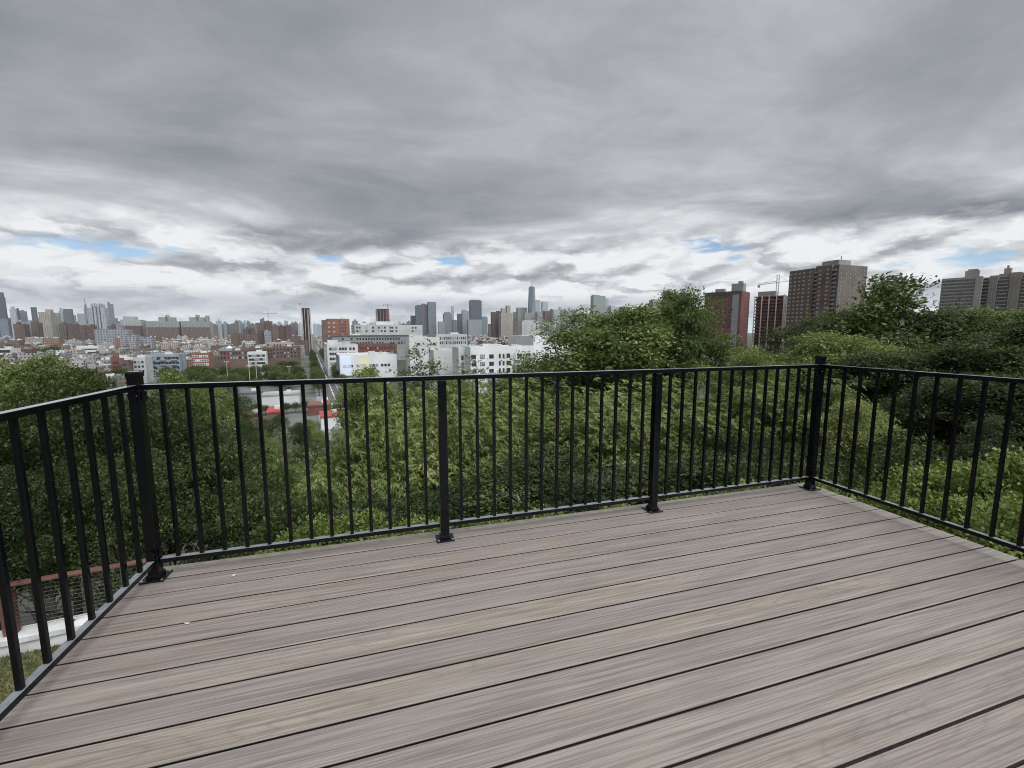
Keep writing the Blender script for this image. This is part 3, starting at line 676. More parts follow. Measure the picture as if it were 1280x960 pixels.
mid += [('under', 690, 560, 11, 130), ('under', 1118, 560, 9.5, 110), ('under', 640, 572, 10.5, 120), ('under', 1155, 545, 11, 120), ('under', 1060, 590, 8.6, 110), ('under', 560, 610, 10, 130), ('under', 650, 605, 9.5, 140), ('under', 740, 590, 9.5, 140), ('under', 830, 575, 9.5, 140), ('under', 910, 568, 9, 130), ('under', 985, 570, 8.5, 130), ('under', 450, 622, 10, 130), ('under', 380, 628, 11, 120),
        ('sumac', 600, 505, 13.5, 140), ('sumac', 735, 505, 13.5, 140), ('willowy', 665, 515, 14, 140), ('sumac', 800, 505, 13, 130), ('sumac', 870, 505, 13, 130), ('sumac', 510, 520, 14, 130), ('willowy', 425, 555, 20, 90)]
desc = {'slope': 'dark leafy tree', 'willowy': 'feathery mid green tree', 'sumac': 'yellow green tree with drooping fronds', 'fresh': 'light green tree', 'dense': 'dark shaded tree', 'olive': 'small olive green tree', 'under': 'dark low shrubby tree'}
def post_words(px):
    for a, b, t in ((-99, 80, 'through the left railing, at the left edge'), (80, 178, 'through the left railing, close to the left corner post'), (178, 300, 'through the front railing, just right of the left corner post'), (300, 420, 'through the front railing, midway between left corner post and second post'), (420, 553, 'through the front railing, just left of the second post'),
                    (553, 660, 'through the front railing, just right of the second post'), (660, 740, 'through the front railing, midway between second and third posts'), (740, 818, 'through the front railing, just left of the third post'), (818, 920, 'through the front railing, just right of the third post'), (920, 1020, 'through the front railing, just left of the right corner post'),
                    (1020, 1110, 'through the right railing, close to the right corner post'), (1110, 1210, 'through the right railing, behind the hedge'), (1210, 1999, 'at the right edge, behind the hedge')):
        if a <= px < b: return t
seen = {}
for i, (k, px, yt, D, w) in enumerate(mid):
    lay = 'tall' if yt < 500 else ('lower' if yt < 560 else 'lowest')
    lab = f'{lay} {desc[k]} seen {post_words(px)}'.replace('seen at', 'at')
    tree(k, px, yt, D, w, ' '.join(lab.split()[:16]), GW, rz=(i*1.3) % 1.0-.5 if k in ('sumac', 'willowy') else (i*2.1) % 6.2)
for i, (px, yt, D, w) in enumerate(GAPT):
    k = ('poplar', 'slope', 'fresh', 'poplar', 'slope')[i % 5]; dn = {'poplar': 'pale silvery bushy tree', 'slope': 'dark bushy tree', 'fresh': 'light green bushy tree'}[k]
    where = 'at the foot of the slope' if D > 55 else 'low on the slope'
    zz = polar(px, yt, D); bs = zz[2] - w/F*D*1.25
    tree(k, px, yt, D, w, f'{dn} {where}, seen through the front railing', 'bushy trees below the red roofs', rz=i*1.9, base=min(bs, float(terrain(zz[0], zz[1]))) if bs < float(terrain(zz[0], zz[1])) else float(terrain(zz[0], zz[1])))
# shrubs close to the deck
GS = 'leafy shrubs close under the deck edge'
shr = [(1150, 585, 7.2, 150, 'bright broad-leaved shrub at the left end of the hedge beyond the right railing'), (1215, 578, 7.6, 150, 'bright broad-leaved shrub in the middle of the hedge beyond the right railing'), (1285, 572, 7.0, 170, 'bright broad-leaved shrub at the right end of the hedge by the frame edge'),
       (1200, 622, 5.6, 150, 'low leafy shrub in front of the hedge, close to the right bottom rail'), (1290, 628, 5.0, 170, 'low leafy shrub at the lower right edge beside the deck'), (1120, 622, 5.6, 110, 'small shrub beside the right corner of the deck under the bottom rail'),
       (395, 652, 5.6, 120, 'bright yellow green shrub under the front rail, midway left of the second post'), (455, 640, 5.9, 130, 'bright leafy shrub under the front rail left of the second post'), (520, 648, 5.6, 110, 'small bright shrub directly behind the foot of the second post'),
       (610, 652, 5.2, 120, 'low green shrub under the front rail right of the second post'), (690, 640, 5.0, 120, 'low dark shrub midway between second and third posts'), (775, 628, 5.0, 110, 'low shrub behind the foot of the third post'), (860, 618, 5.0, 110, 'low shrub right of the third post under the bottom rail'), (940, 608, 5.2, 110, 'low shrub left of the right corner post under the bottom rail'), (1030, 602, 5.2, 100, 'low shrub behind the foot of the right corner post'), (330, 690, 5.4, 90, 'small shrub at the left under the front bottom rail')]
for i, (px, yt, D, w, lab) in enumerate(shr):
    tree('shrub', px, yt, D, w*1.05, lab, GS, name='shrub', cat='shrub', rz=i*1.7)

for (x, y, k, top, w, lab) in ((5.2, .6, 'shrub', -1.0, 2.6, 'leafy shrub on the bank beside the deck, outside the right railing'), (5.6, -1.6, 'under', -.9, 3.4, 'dark shrubby tree on the bank beside the back of the deck'), (8.2, 1.2, 'under', -.2, 4., 'dark shrubby tree right of the hedge beyond the right railing'), (9.5, -2., 'slope', 1.5, 5., 'dark leafy tree on the bank to the right of the deck'), (13., 1.5, 'dense', 3., 6.5, 'tall dark tree on the bank to the right of the deck'), (14.5, -3.5, 'broad', 3.5, 7., 'tall broad green tree on the bank to the right of the deck')):
    plant(k, x, y, top, w, x, 'shrub' if k in ('shrub', 'under') else 'tree', lab, 'shrub' if k in ('shrub', 'under') else 'tree')
# ------------------------------------------------------------------ yard: lawn, wall, cable railing
def make_yard():
    b = MB(); Z = -4.76
    b.add([(-30, -14, Z), (-.8, -14, Z), (-.8, 9.2, Z), (-4.0, 10.15, Z), (-7.2, 9.74, Z), (-30, 6.6, Z)], [(0, 1, 2, 3, 4, 5)])
    b.build('lawn', M['lawn'], None, 'structure')
    rg = np.random.default_rng(5); n = 52000; Lv = Leaves()
    x = -9.5 + rg.random(n)*8.; y = 4 + rg.random(n)*5.9
    keep = y < 9.74 + (x+7.2)*.13-.03; x, y = x[keep], y[keep]; n = len(x)
    ax = np.stack([rg.normal(size=n)*.5, rg.normal(size=n)*.5, np.ones(n)], 1)
    patch = np.sin(x*1.7+1)*np.cos(y*2.1)*.18
    Lv.quads(np.stack([x, y, np.full(n, Z)], 1), ax, unit(rg.normal(size=(n, 3))), .05+rg.random(n)*.05, .014, np.clip(.45+patch+rg.normal(size=n)*.18, 0, 1))
    me = Lv.mesh('grass', M['grass']); o = bpy.data.objects.new('grass', me); COL.objects.link(o); o['kind'] = 'stuff'
    ang = math.atan2(.135, 1.0)
    root = empty('retaining_wall', (-7.135, 9.772, -4.9), ang, 'long low concrete retaining wall with white cap beyond the lawn', 'wall')
    w = MB(); w.box(-14, .03, -1.2, 4.15, .36, .33); w.build('wall', M['concrete'], root)
    c = MB(); c.box(-14, -.01, .333, 4.2, .42, .45); c.build('cap', M['whitecap'], root, bevel=.01)
    q = MB(); q.box(3.72, -.04, .452, 4.22, .44, .80); q.build('pier', M['whitecap'], root, bevel=.01)
    r = empty('cable_railing', (-7.135, 9.772, -4.45), ang, 'wood-capped cable railing on the white wall beyond the lawn', 'railing')
    p = MB(); p.box(-.02, .12, 0, .16, .30, .97); p.build('wood_post', M['redwood'], r, bevel=.006)
    t = MB(); t.box(-.12, .12, .973, 2.72, .27, 1.02); t.build('top_rail', M['redwood'], r, bevel=.006)
    for x in (.93, 1.78, 2.63):
        s = MB(); s.box(x-.018, .19, 0, x+.018, .215, .972); s.cbox(x, .2, 0.001, .1, .08, .01); s.build('steel_post', M['steel'], r)
    for k in range(11):
        z = .08 + k*.08
        s = MB(); s.tube([(.16, .205, z), (2.65, .205, z)], [.004, .004], 5); s.build('cable', M['cable'], r)
make_yard()

# ------------------------------------------------------------------ city
FOOT = []
def gempty(name, u, v, label, cat, group=None, rz=0., base=CITY):
    x, y = uv2xy(u, v); return empty(name, (x, y, base), -GA+rz, label, cat, group)
def box_local(b, w, d, z0, z1, mi=0, x=0., y=0.): b.box(x-w/2, y, z0, x+w/2, y+d, z1, mi)
def parapet(b, w, d, z, t=.4, h=1., mi=0, x=0., y=0.):
    b.box(x-w/2, y, z, x+w/2, y+t, z+h, mi); b.box(x-w/2, y+d-t, z, x+w/2, y+d, z+h, mi)
    b.box(x-w/2, y+t, z, x-w/2+t, y+d-t, z+h, mi); b.box(x+w/2-t, y+t, z, x+w/2, y+d-t, z+h, mi)
def windows(root, rows, cols, ww, wh, frame=None, glass=None, face='front', w=0, proud=.12, rnd=None):
    """windows as parts: a frame with a pane; face front (y=0 plane) or left (x=-w/2 plane)"""
    frame = frame or M['frame_d']; first = None; second = None; wr = random.Random(int(abs(ww*wh*1000))+len(list(cols)))
    for z in rows:
        for c in cols:
            if first is None:
                b = MB(); t = min(.18, ww*.1)
                b.box(-ww/2, -proud, 0, ww/2, 0, t); b.box(-ww/2, -proud, wh-t, ww/2, 0, wh)
                b.box(-ww/2, -proud, t, -ww/2+t, 0, wh-t); b.box(ww/2-t, -proud, t, ww/2, 0, wh-t); b.box(-t/3, -proud*.8, t, t/3, 0, wh-t)
                b.box(-ww/2+t, -proud*.4, t, -t/3, 0, wh-t, 1); b.box(t/3, -proud*.4, t, ww/2-t, 0, wh-t, 1)
                o = b.build('window', [frame, glass or M['glass']], root); first = o
            elif wr.random() < .28 and glass is None:
                if second is None: second = o = b.build('window', [frame, M['blind']], root)
                else: o = second.copy(); COL.objects.link(o); o.parent = root
            else:
                o = first.copy(); COL.objects.link(o); o.parent = root
            if face == 'front': o.location = (c, -.004, z); o.rotation_euler = (0, 0, 0)
            elif face == 'left': o.location = (-w/2-.004, c, z); o.rotation_euler = (0, 0, -math.pi/2)
            else: o.location = (w/2+.004, c, z); o.rotation_euler = (0, 0, math.pi/2)
def hero(x0, x1, yt, v, d, label, wall, roof='roof_g', name='building', cat='building', par=1., yref=None, bulk=(), base=CITY, rz=0.):
    u0, u1 = col_u(x0, yt, v), col_u(x1, yt, v); zt = top_z((x0+x1)/2, yt, v); w = u1-u0
    root = gempty(name, (u0+u1)/2, v, label, cat, None, rz, base); h = zt-base-par
    FOOT.append((u0-2, u1+2, v-2, v+d+2))
    b = MB(); box_local(b, w, d, -1, h-.3); parapet(b, w, d, h-.3, .4, par+.3); b.build('wall', M[wall] if isinstance(wall, str) else wall, root)
    r = MB(); r.box(-w/2+.42, .42, h-.29, w/2-.42, d-.42, h+.05); r.build('roof', M[roof], root)
    for k, (fx, fy, bw, bd, bh) in enumerate(bulk):
        q = MB(); q.cbox(fx*w, fy*d, h+.06, bw, bd, bh); q.build('roof_bulkhead', M['greystone'] if k % 2 else M['offwhite'], root)
    return root, w, h, d

def lerp(a, b, n): return [a+(b-a)*i/(n-1) for i in range(n)]
# --- white building with blue / yellow painted bays
root, w, h, d = hero(424, 496, 443.5, 346, 42, 'four storey warehouse painted white, pale blue and yellow with square black windows', 'white', 'roof_w', bulk=((.1, .4, 5, 4, 3), (.3, .6, 3, 3, 2)))
fx = lambda px: (px-460)/72*w*1.0
for a, c, m in ((425, 438, 'bluewhite'), (448, 460.5, 'yellow'),):
    b = MB(); b.box(fx(a), -.06, 0, fx(c), -.003, h+.7); b.build('painted_bay', M[m], root)
b = MB(); b.box(-w/2-.06, 0.3, 0, -w/2-.003, d-.3, h+.4); b.build('painted_side', M['bluegray'], root)
zr = [h-8.3, h-13.6, h-18.9]
windows(root, zr[:1], [fx(p) for p in (429.5, 434, 438.3, 445.7, 450, 454, 461.5, 465.5, 469.7, 476.5, 480.8, 485)], 1.9, 2.0)
windows(root, zr[1:2], [fx(p) for p in (430, 434.3, 438.5, 446, 450.3, 454.3, 461.5, 466, 469.7, 480.8, 485)], 1.9, 1.8, M['frame_w'], M['blind'])
windows(root, zr[2:], [fx(p) for p in (430, 434.3, 438.5)], 1.9, 2.0)
for px, z in ((463.5, zr[0]-2.1), (434.5, zr[2]+3.2)):
    b = MB(); b.box(fx(px)-3.1, -.16, z, fx(px)+3.1, -.064, z+1.15); b.build('sign_panel', M['frame_d'], root)
# --- white corner building behind
root, w, h, d = hero(408.5, 447, 430.5, 432, 95, 'white six storey corner building with paired dark windows beside the avenue', 'offwhite', 'roof_g', bulk=((-.3, .1, 9, 8, 5), (.2, .3, 6, 6, 3)))
windows(root, [h-4.4-4.6*k for k in range(4)], [(p-427.7)/38.5*w for p in (412.5, 415.7, 418.9, 424.7, 428, 431.4, 437.5, 441.8)], 2.0, 2.5)
windows(root, [h-5-4.6*k for k in range(5)], lerp(6, 88, 11), 2.2, 2.2, M['frame_w'], face='left', w=w)
# --- brick building behind it
root, w, h, d = hero(447, 496, 430.0, 520, 40, 'long dark red brick block with rows of tall windows behind the painted warehouse', 'redbrick', 'roof_k')
windows(root, [h-5.2, h-10.4, h-15.6], lerp(-w/2+3, w/2-3, 15), 1.7, 3.2, M['frame_d'])
# --- green-grey block
root, w, h, d = hero(415, 512, 419.0, 610, 60, 'broad green grey block with two rows of small paired windows and flat dark cornice', 'green_gray', 'roof_k', bulk=((-.2, .4, 14, 10, 3), (.25, .5, 10, 8, 3)))
b = MB(); b.box(-w/2-.6, -.7, h-.2, w/2+.6, -.01, h+.9); b.build('cornice', M['frame_d'], root)
windows(root, [h-5.6, h-11.2], lerp(-w/2+13, w/2-4, 24), 2.3, 3.2, M['frame_d'])
# --- pale grey long block
root, w, h, d = hero(443, 528, 406.0, 760, 60, 'long pale grey concrete block with scattered dark window groups above the green grey block', 'greystone', 'roof_w', bulk=((-.05, .4, 30, 18, 7), (.1, .4, 14, 12, 12), (-.35, .5, 10, 8, 4)))
windows(root, [h-5.5, h-11.5], [(p-485.5)/85*w for p in (446, 449, 457, 465, 472, 475.5, 479.5, 486.5, 489, 494, 515, 519)], 3.1, 3.3, M['frame_d'])
# --- right wing with window row
root, w, h, d = hero(545, 584, 417.5, 560, 50, 'grey institutional wing with a single row of tall windows left of the modern white block', 'greystone', 'roof_g', bulk=((.2, .4, 12, 9, 3),))
windows(root, [h-6.4, h-12.5], lerp(-w/2+3, w/2-3, 15), 1.6, 3.6, M['frame_d'])
# --- pale concrete blocks in front
root, w, h, d = hero(511.5, 549, 421.5, 330, 14, 'pale concrete box building with blank wall and white rooftop units', 'offwhite', 'roof_w', bulk=((-.2, .3, 8, 4, 2.2), (.05, .5, 5, 4, 1.8), (-.38, .5, 3, 3, 3)))
windows(root, [h-5], [-w*.2, w*.32], 2.2, 1.6)
root, w, h, d = hero(542, 576, 437.5, 262, 12, 'lower blank pale concrete annex joined left of the modern white block', 'offwhite', 'roof_w', bulk=((-.1, .5, 6, 4, 1.6),))
# --- modern white apartment block
root, w, h, d = hero(588, 667, 432.5, 232, 16, 'modern white apartment block with large irregular dark windows and grey bays', 'white', 'roof_w', bulk=((-.12, .5, 12, 6, 2), (.28, .6, 5, 4, 1.6)))
q = lambda px: (px-627.5)/79*w
for rowi in range(5):
    z = h-6.2-4.3*rowi
    windows(root, [z], [q(p) for p in ((591.5, 602, 613) if rowi == 0 else (592, 602, 613))], 2.9, 2.4)
    windows(root, [z], [q(p) for p in (623.3, 628)], 1.2, 2.6)
    windows(root, [z], [q(p) for p in (634,)], 2.4, 2.7)
    windows(root, [z], [q(p) for p in (648.5, 660)], 3.1, 2.5)
b = MB(); b.box(q(640.5), -1.0, 0, q(653), -.2, h-8.6); b.build('grey_bay', M['graypanel'], root)
b = MB(); b.box(q(653.2), -.5, 0, q(666.5), -.2, h-7); 
b.build('grey_bay', M['graypanel'], root)
b = MB(); b.box(q(609), -.7, 0, q(617.5), -.2, h-14.5); b.build('grey_bay', M['graypanel'], root)
for z in (h-13.2, h-17.6):
    for p, pr in ((648, 1.004), (659, .504)):
        b = MB(); b.box(q(p)-1.5, -pr-.1, z, q(p)+1.5, -pr, z+2.6); b.build('window', M['glass'], root)
root, w, h, d = hero(573, 588.5, 434, 241, 12, 'slim recessed pale wing at the left end of the modern white block', 'offwhite', 'roof_w')
windows(root, [h-6.5-4.3*k for k in range(4)], [-1.5, 1.8], 1.4, 2.6)
root, w, h, d = hero(667, 716, 419.5, 246, 40, 'taller blank white stair tower wing at the right end of the modern block', 'white', 'roof_w', bulk=((-.3, .3, 4, 4, 1.5),))
windows(root, [h-13.5, h-18], [-w*.17, w*.1], 3., 3.)
# --- orange brick building
root, w, h, d = hero(408.5, 436.5, 398.5, 900, 40, 'tall orange red brick block with a few bright white windows beyond the avenue', 'orangebrick', 'roof_k', bulk=((.25, .4, 10, 8, 4),))
windows(root, [h-8-8.5*k for k in range(4)], [(p-422.5)/28*w for p in (410.5, 417)], 3.2, 2.6, M['frame_w'], M['blind'])
windows(root, [h-6-6*k for k in range(5)], [(p-422.5)/28*w for p in (424, 427.5, 431)], 2.6, 2.6)
root, w, h, d = hero(402.5, 409, 400, 880, 40, 'narrow dark brick side block left of the orange brick block', 'brownbrick', 'roof_k')
# --- tower under construction with mast crane
def frame_tower(x0, x1, yt, v, d, label, floors, cols, slab, colm, core, base=CITY, rz=0., fullw=1.0):
    u0, u1 = col_u(x0, yt, v), col_u(x1, yt, v); zt = top_z((x0+x1)/2, yt, v); w = u1-u0
    root = gempty('unfinished_building', (u0+u1)/2, v, label, 'building', None, rz, base); h = zt-base
    FOOT.append((u0-2, u1+2, v-2, v+d+2))
    c = MB(); c.box(-w/2+1.5, 2.2, 0, w/2-1.5, d-1.5, h-.4); c.build('core', M[core], root)
    s = MB()
    for k in range(1, floors+1):
        z = h*k/floors; s.box(-w/2, 0, z-.45, w/2, d, z)
    s.build('floor_slabs', M[slab], root)
    cc = MB()
    for x in lerp(-w/2+.5, w/2-.5, cols):
        cc.box(x-.45, -.35, 0, x+.45, .5, h-.5)
    for y in lerp(.6, d-.6, max(3, cols//2)):
        for sx in (-1, 1): cc.box(sx*(w/2+.1)-.4, y-.4, 0, sx*(w/2+.1)+.4, y+.4, h-.5)
    cc.build('columns', M[colm], root)
    return root, w, h
root, w, h = frame_tower(376.5, 387.5, 385, 1000, 22, 'tall narrow unfinished tower of dark brown floors beside a mast crane', 19, 4, 'darkbrown', 'rawconc', 'darkbrown')
b = MB(); b.box(w*.12, -1.4, 0, w*.3, -.4, h-4); b.build('hoist_mast', M['tan_gray'], root)
def mast_crane(px, ytop, ymid, v, label, jib=None, lean=0., matk='crane'):
    u = col_u(px, ymid, v); zt = top_z(px, ytop, v); zm = top_z(px, ymid, v)
    r = gempty('tower_crane', u, v, label, 'crane'); hm = zm-CITY; ht = zt-CITY
    b = MB(); s = 1.1
    for sx in (-s, s):
        for sy in (-s, s): b.bar((sx, sy, 0), (sx, sy, hm), .45)
    k = 0
    for z in np.arange(3, hm-3, 4.):
        sg = 1 if k % 2 else -1; k += 1
        b.bar((-s*sg, -s, z), (s*sg, -s, z+4), .3); b.bar((-s*sg, s, z), (s*sg, s, z+4), .3)
    b.build('mast', M[matk], r)
    c = MB(); c.cbox(0, 0, hm+.05, 3.4, 3.4, 3.2); c.build('cab', M['graypanel'], r)
    j = MB()
    if jib is None:
        L_ = ht-hm; e = np.array([lean*L_, 0, ht]); st = np.array([0, 0, hm+3.])
        for o in ((-.8, 0, 0), (.8, 0, 0), (0, 1.2, 0)): j.bar(st+o, e+np.array(o)*.3, .5)
        for t in np.linspace(.1, .9, 12): j.bar(st*(1-t)+e*t+np.array((-.8, 0, 0)), st*(1-t-.05)+e*(t+.05)+np.array((.8, 0, 0)), .3)
    else:
        l, rr = jib; zj = hm+3.6
        for o in ((0, -.7, 0), (0, .7, 0), (0, 0, 1.6)): j.bar((l, o[1], zj+o[2]), (rr, o[1], zj+o[2]), .55)
        for t in np.arange(min(l, rr), max(l, rr)-2, 3.): j.bar((t, -.7, zj), (t+1.5, 0, zj+1.6), .3); j.bar((t+1.5, 0, zj+1.6), (t+3, -.7, zj), .3)
        j.bar((0, 0, zj), (0, 0, ht), .9); j.bar((0, 0, ht), (l*.75, 0, zj+1.6), .3); j.bar((0, 0, ht), (rr*.85, 0, zj+1.6), .3)
        j.cbox(rr*.88 if abs(rr) < abs(l) else l*.88, 0, zj-2.2, 4, 2, 2.6)
    j.build('jib', M[matk], r)
mast_crane(374.6, 362.5, 381, 985, 'slender mast crane with near-vertical jib left of the unfinished dark tower', lean=-.12)
mast_crane(335, 386, 393, 1900, 'small distant hammerhead crane over the brown brick blocks at left', jib=(-57, 30), matk='graypanel')
root, w, h = frame_tower(471, 486.5, 386, 1500, 30, 'unfinished concrete tower with rust red upper floors and a small crane on top', 22, 5, 'orangebrick', 'rawconc', 'darkbrown')
b = MB(); b.box(-w/2-.6, -.6, 0, w/2+.6, 31, h*.62); b.build('finished_wall', M['tan_gray'], root)
mast_crane(484.5, 380, 383, 1480, 'small red crane beside the rust red unfinished tower', jib=(-16, 18), matk='crane_r')

# --- right-hand towers on the ridge (own orientation)
def rtower(px0, pxm, yt, D, wleft, wright, ang, label, wall, base=-12., name='apartment_tower'):
    """vertical box whose near corner stands at column pxm; left face runs back-left, right face back-right"""
    x, y, z = polar(pxm, yt, D)
    root = empty(name, (x, y, base), ang, label, 'building'); return root, z-base
def rbox(root, h, wl, wr, mat, nm='wall', x=0., y=0., z0=-6., extra=0.):
    b = MB(); b.box(x-wl, y, z0, x, y+wr, h+extra); return b.build(nm, mat, root)
def cols_windows(root, face, cols, rows, ww, wh, fr, gl, off=0.):
    first = None
    for z in rows:
        for c in cols:
            if first is None:
                b = MB(); t = .14
                b.box(-ww/2, -.12, 0, ww/2, 0, t); b.box(-ww/2, -.12, wh-t, ww/2, 0, wh); b.box(-ww/2, -.12, t, -ww/2+t, 0, wh-t); b.box(ww/2-t, -.12, t, ww/2, 0, wh-t)
                b.box(-ww/2+t, -.05, t, ww/2-t, 0, wh-t, 1); first = o = b.build('window', [fr, gl], root)
            else: o = first.copy(); COL.objects.link(o); o.parent = root
            if face == 'f': o.location = (c, off-.004, z); o.rotation_euler = (0, 0, 0)
            else: o.location = (off+.004, c, z); o.rotation_euler = (0, 0, math.pi/2)
az_of = lambda px, py=416: math.atan2(*ray(px, py)[:2])
# red brick slab
def red_slab():
    a = -az_of(905)-.29; W1 = 29.
    root, h = rtower(878, 927.5, 364, 400, 0, 0, a, 'red brick slab with dark top band and a pale vertical strip of windows', 'redbrick')
    rbox(root, h, W1, 24, M['redbrick'])
    b = MB(); b.box(-W1-.3, -.3, h-2.2, -.02, -.01, h+.5); b.box(-W1, 0, h, 0, 24, h+.5); b.build('roof_band', M['frame_d'], root)
    b = MB(); b.box(-6.8, -.25, -26, -2.0, -.02, h-2.3); b.build('stair_strip', M['graypanel'], root)
    for q in ((-5., 9, h+.5, 9, 8, 6.5), (-3.6, 9, h+7, 3, 4, 2), (-19, 8, h+.5, 7, 5, 3)):
        b = MB(); b.cbox(*q); b.build('roof_bulkhead', M['tan_gray'], root)
    cols_windows(root, 'f', lerp(-W1+1.8, -8.6, 6), [h-5.6-3.*k for k in range(9)], 1.8, 1.6, M['frame_d'], M['glass'])
    cols_windows(root, 'f', [-5.5, -3.3], [h-5.2-3.*k for k in range(10)], 1.8, 1.6, M['graypanel'], M['bluegray'], off=-.25)
    cols_windows(root, 's', [12., 20.], [h-5.6-3.*k for k in range(9)], 1.0, 1.4, M['frame_d'], M['glass'])
red_slab()
def lattice():
    x, y, z = polar(981, 369, 430)
    root = empty('unfinished_building', (x, y, -12), -az_of(963)-.2, 'unfinished building with white vertical poles over dark open floors', 'building'); h = z+12; W = 22.5
    c = MB(); c.box(-W+1, 2.5, -26, -1, 18, h-.5); c.build('core', M['brownbrick'], root)
    s = MB()
    for k in range(14): s.box(-W, 0, h-.9-2.9*k, 0, 19, h-2.9*k)
    s.build('floor_slabs', M['orangebrick'], root)
    for xx in lerp(-W+.3, -.3, 5):
        cc = MB(); cc.box(xx-.42, -.4, -26, xx+.42, -.02, h+.6); cc.build('pole', M['offwhite'], root)
    for yy in lerp(2, 18, 4):
        cc = MB(); cc.box(.02, yy-.28, -26, .45, yy+.28, h+.6); cc.build('pole', M['offwhite'], root)
    r = MB(); r.box(-W+1, 6, h+.01, -8, 16, h+4.5); r.build('roof_bulkhead', M['graypanel'], root)
    first = None
    for k in range(9):
        for xx in (-19.5, -14, -8.5, -3.2):
            if first is None: b = MB(); b.box(-1.2, -.2, .05, 1.2, 1.8, 1.1); first = o = b.build('infill_wall', M['redbrick'], root)
            else: o = first.copy(); COL.objects.link(o); o.parent = root
            o.location = (xx+(k*1.7) % 2-1, .5, h-2.9*(k+1)+.0)
lattice()
def rcrane():
    D = 470; x, y, z = polar(973, 343.5, D); zj = polar(973, 353, D)[2]
    r = empty('tower_crane', (x, y, -12), -az_of(965)+.1, 'pale tower crane with horizontal jib above the unfinished building at right', 'crane'); hm = zj+12
    b = MB()
    for sx in (-.9, .9):
        for sy in (-.9, .9): b.bar((sx, sy, -26), (sx, sy, z+12), .5)
    for k, zz in enumerate(np.arange(0, z+8, 3.)): sg = 1 if k % 2 else -1; b.bar((-.9*sg, -.9, zz), (.9*sg, -.9, zz+3), .3)
    b.build('mast', M['offwhite'], r)
    j = MB()
    for o in ((0, -.6, 0), (0, .6, 0), (0, 0, 1.4)): j.bar((-15.5, o[1], hm+o[2]-1.6), (0, o[1], hm+o[2]), .5)
    for t in np.arange(-15, -1, 2.): j.bar((t, 0, hm+.2), (t+1, -.6, hm-.6), .3)
    j.bar((0, 0, hm), (9, 0, hm+.9), .5); j.bar((0, 0, z+12), (-11, 0, hm), .25); j.bar((0, 0, z+12), (8, 0, hm+.8), .25)
    j.build('jib', M['offwhite'], r)
    q = MB(); q.cbox(-15, 0, hm-4., 2, 1.5, 2.4); q.build('counterweight', M['graypanel'], r)
rcrane()
def brown_tower():
    D = 380; x, y, z = polar(1046, 329.5, D)
    a = -az_of(1040)-.58; W = 35.5; SD = 31.; Z0 = -26.
    root = empty('apartment_tower', (x, y, -12), a, 'tall brown brick apartment tower with stepped roof and tan right side', 'building'); h = z+12
    c = math.cos(a); s_ = math.sin(a)
    xl, yl = x-c*W, y-s_*W; zl = polar(990, 339, math.hypot(xl, yl))[2]+12
    f = lambda t: -W*t
    b = MB(); b.box(f(1), 1.4, Z0, f(.46), SD, zl); b.build('wall', M['brownbrick'], root)
    b = MB(); b.box(f(.46)+.01, 3., Z0, f(.36), SD-2, zl+1.2); b.build('wall', M['brownbrick'], root)
    b = MB(); b.box(f(.36)+.01, 0.2, Z0, f(.09), SD-.5, h-.4); b.build('wall', M['brownbrick'], root)
    b = MB(); b.box(f(.09)+.01, 1.9, Z0, -.02, SD-1, h-.8); b.build('wall', M['brownbrick'], root)
    t = MB(); t.box(0, 1.2, Z0, 1.2, SD, h-.6); t.build('side_wall', M['olivebrick'], root)
    k = MB(); k.box(f(.38), 5, h-.39, f(.06), 18, h+3.4); k.build('roof_bulkhead', M['tan_gray'], root)
    k = MB(); k.cbox(f(.07), 8, h+3.41, .4, .4, 2.6); k.build('roof_mast', M['tan_gray'], root)
    rows = [zl-3.4-2.95*i for i in range(13)]
    cols_windows(root, 'f', [f(t) for t in (.955, .86, .765, .67, .545)], rows, 2.1, 1.5, M['brownbrick'], M['blind'], off=1.4)
    cols_windows(root, 'f', [f(t) for t in (.31, .16)], rows, 2.1, 1.5, M['brownbrick'], M['blind'], off=.2)
    cols_windows(root, 'f', [f(.41)], rows, 2.3, 1.5, M['frame_d'], M['bluegray'], off=3.)
    cols_windows(root, 'f', [f(.045)], rows, 1.9, 1.5, M['frame_d'], M['bluegray'], off=1.9)
    first = {}
    for r_ in rows:
        for key, (x0, y0, x1, y1) in {'m': (f(.46)+.3, 1.5, f(.37), 2.99), 'r': (f(.09)+.2, .8, -.3, 1.89), 'l': (-W-1.5, 4, -W-.01, 9)}.items():
            if key not in first:
                b = MB(); b.box(x0, y0, -.5, x1, y1, .45); o = first[key] = b.build('balcony', M['graypanel'] if key != 'l' else M['tan_gray'], root)
            else: o = first[key].copy(); COL.objects.link(o); o.parent = root
            o.location = (0, 0, r_-.1)
    cols_windows(root, 's', lerp(4, SD-3, 6), [h-4.5-2.95*i for i in range(10)], 1.3, 1.7, M['olivebrick'], M['graypanel'], off=1.2)
brown_tower()
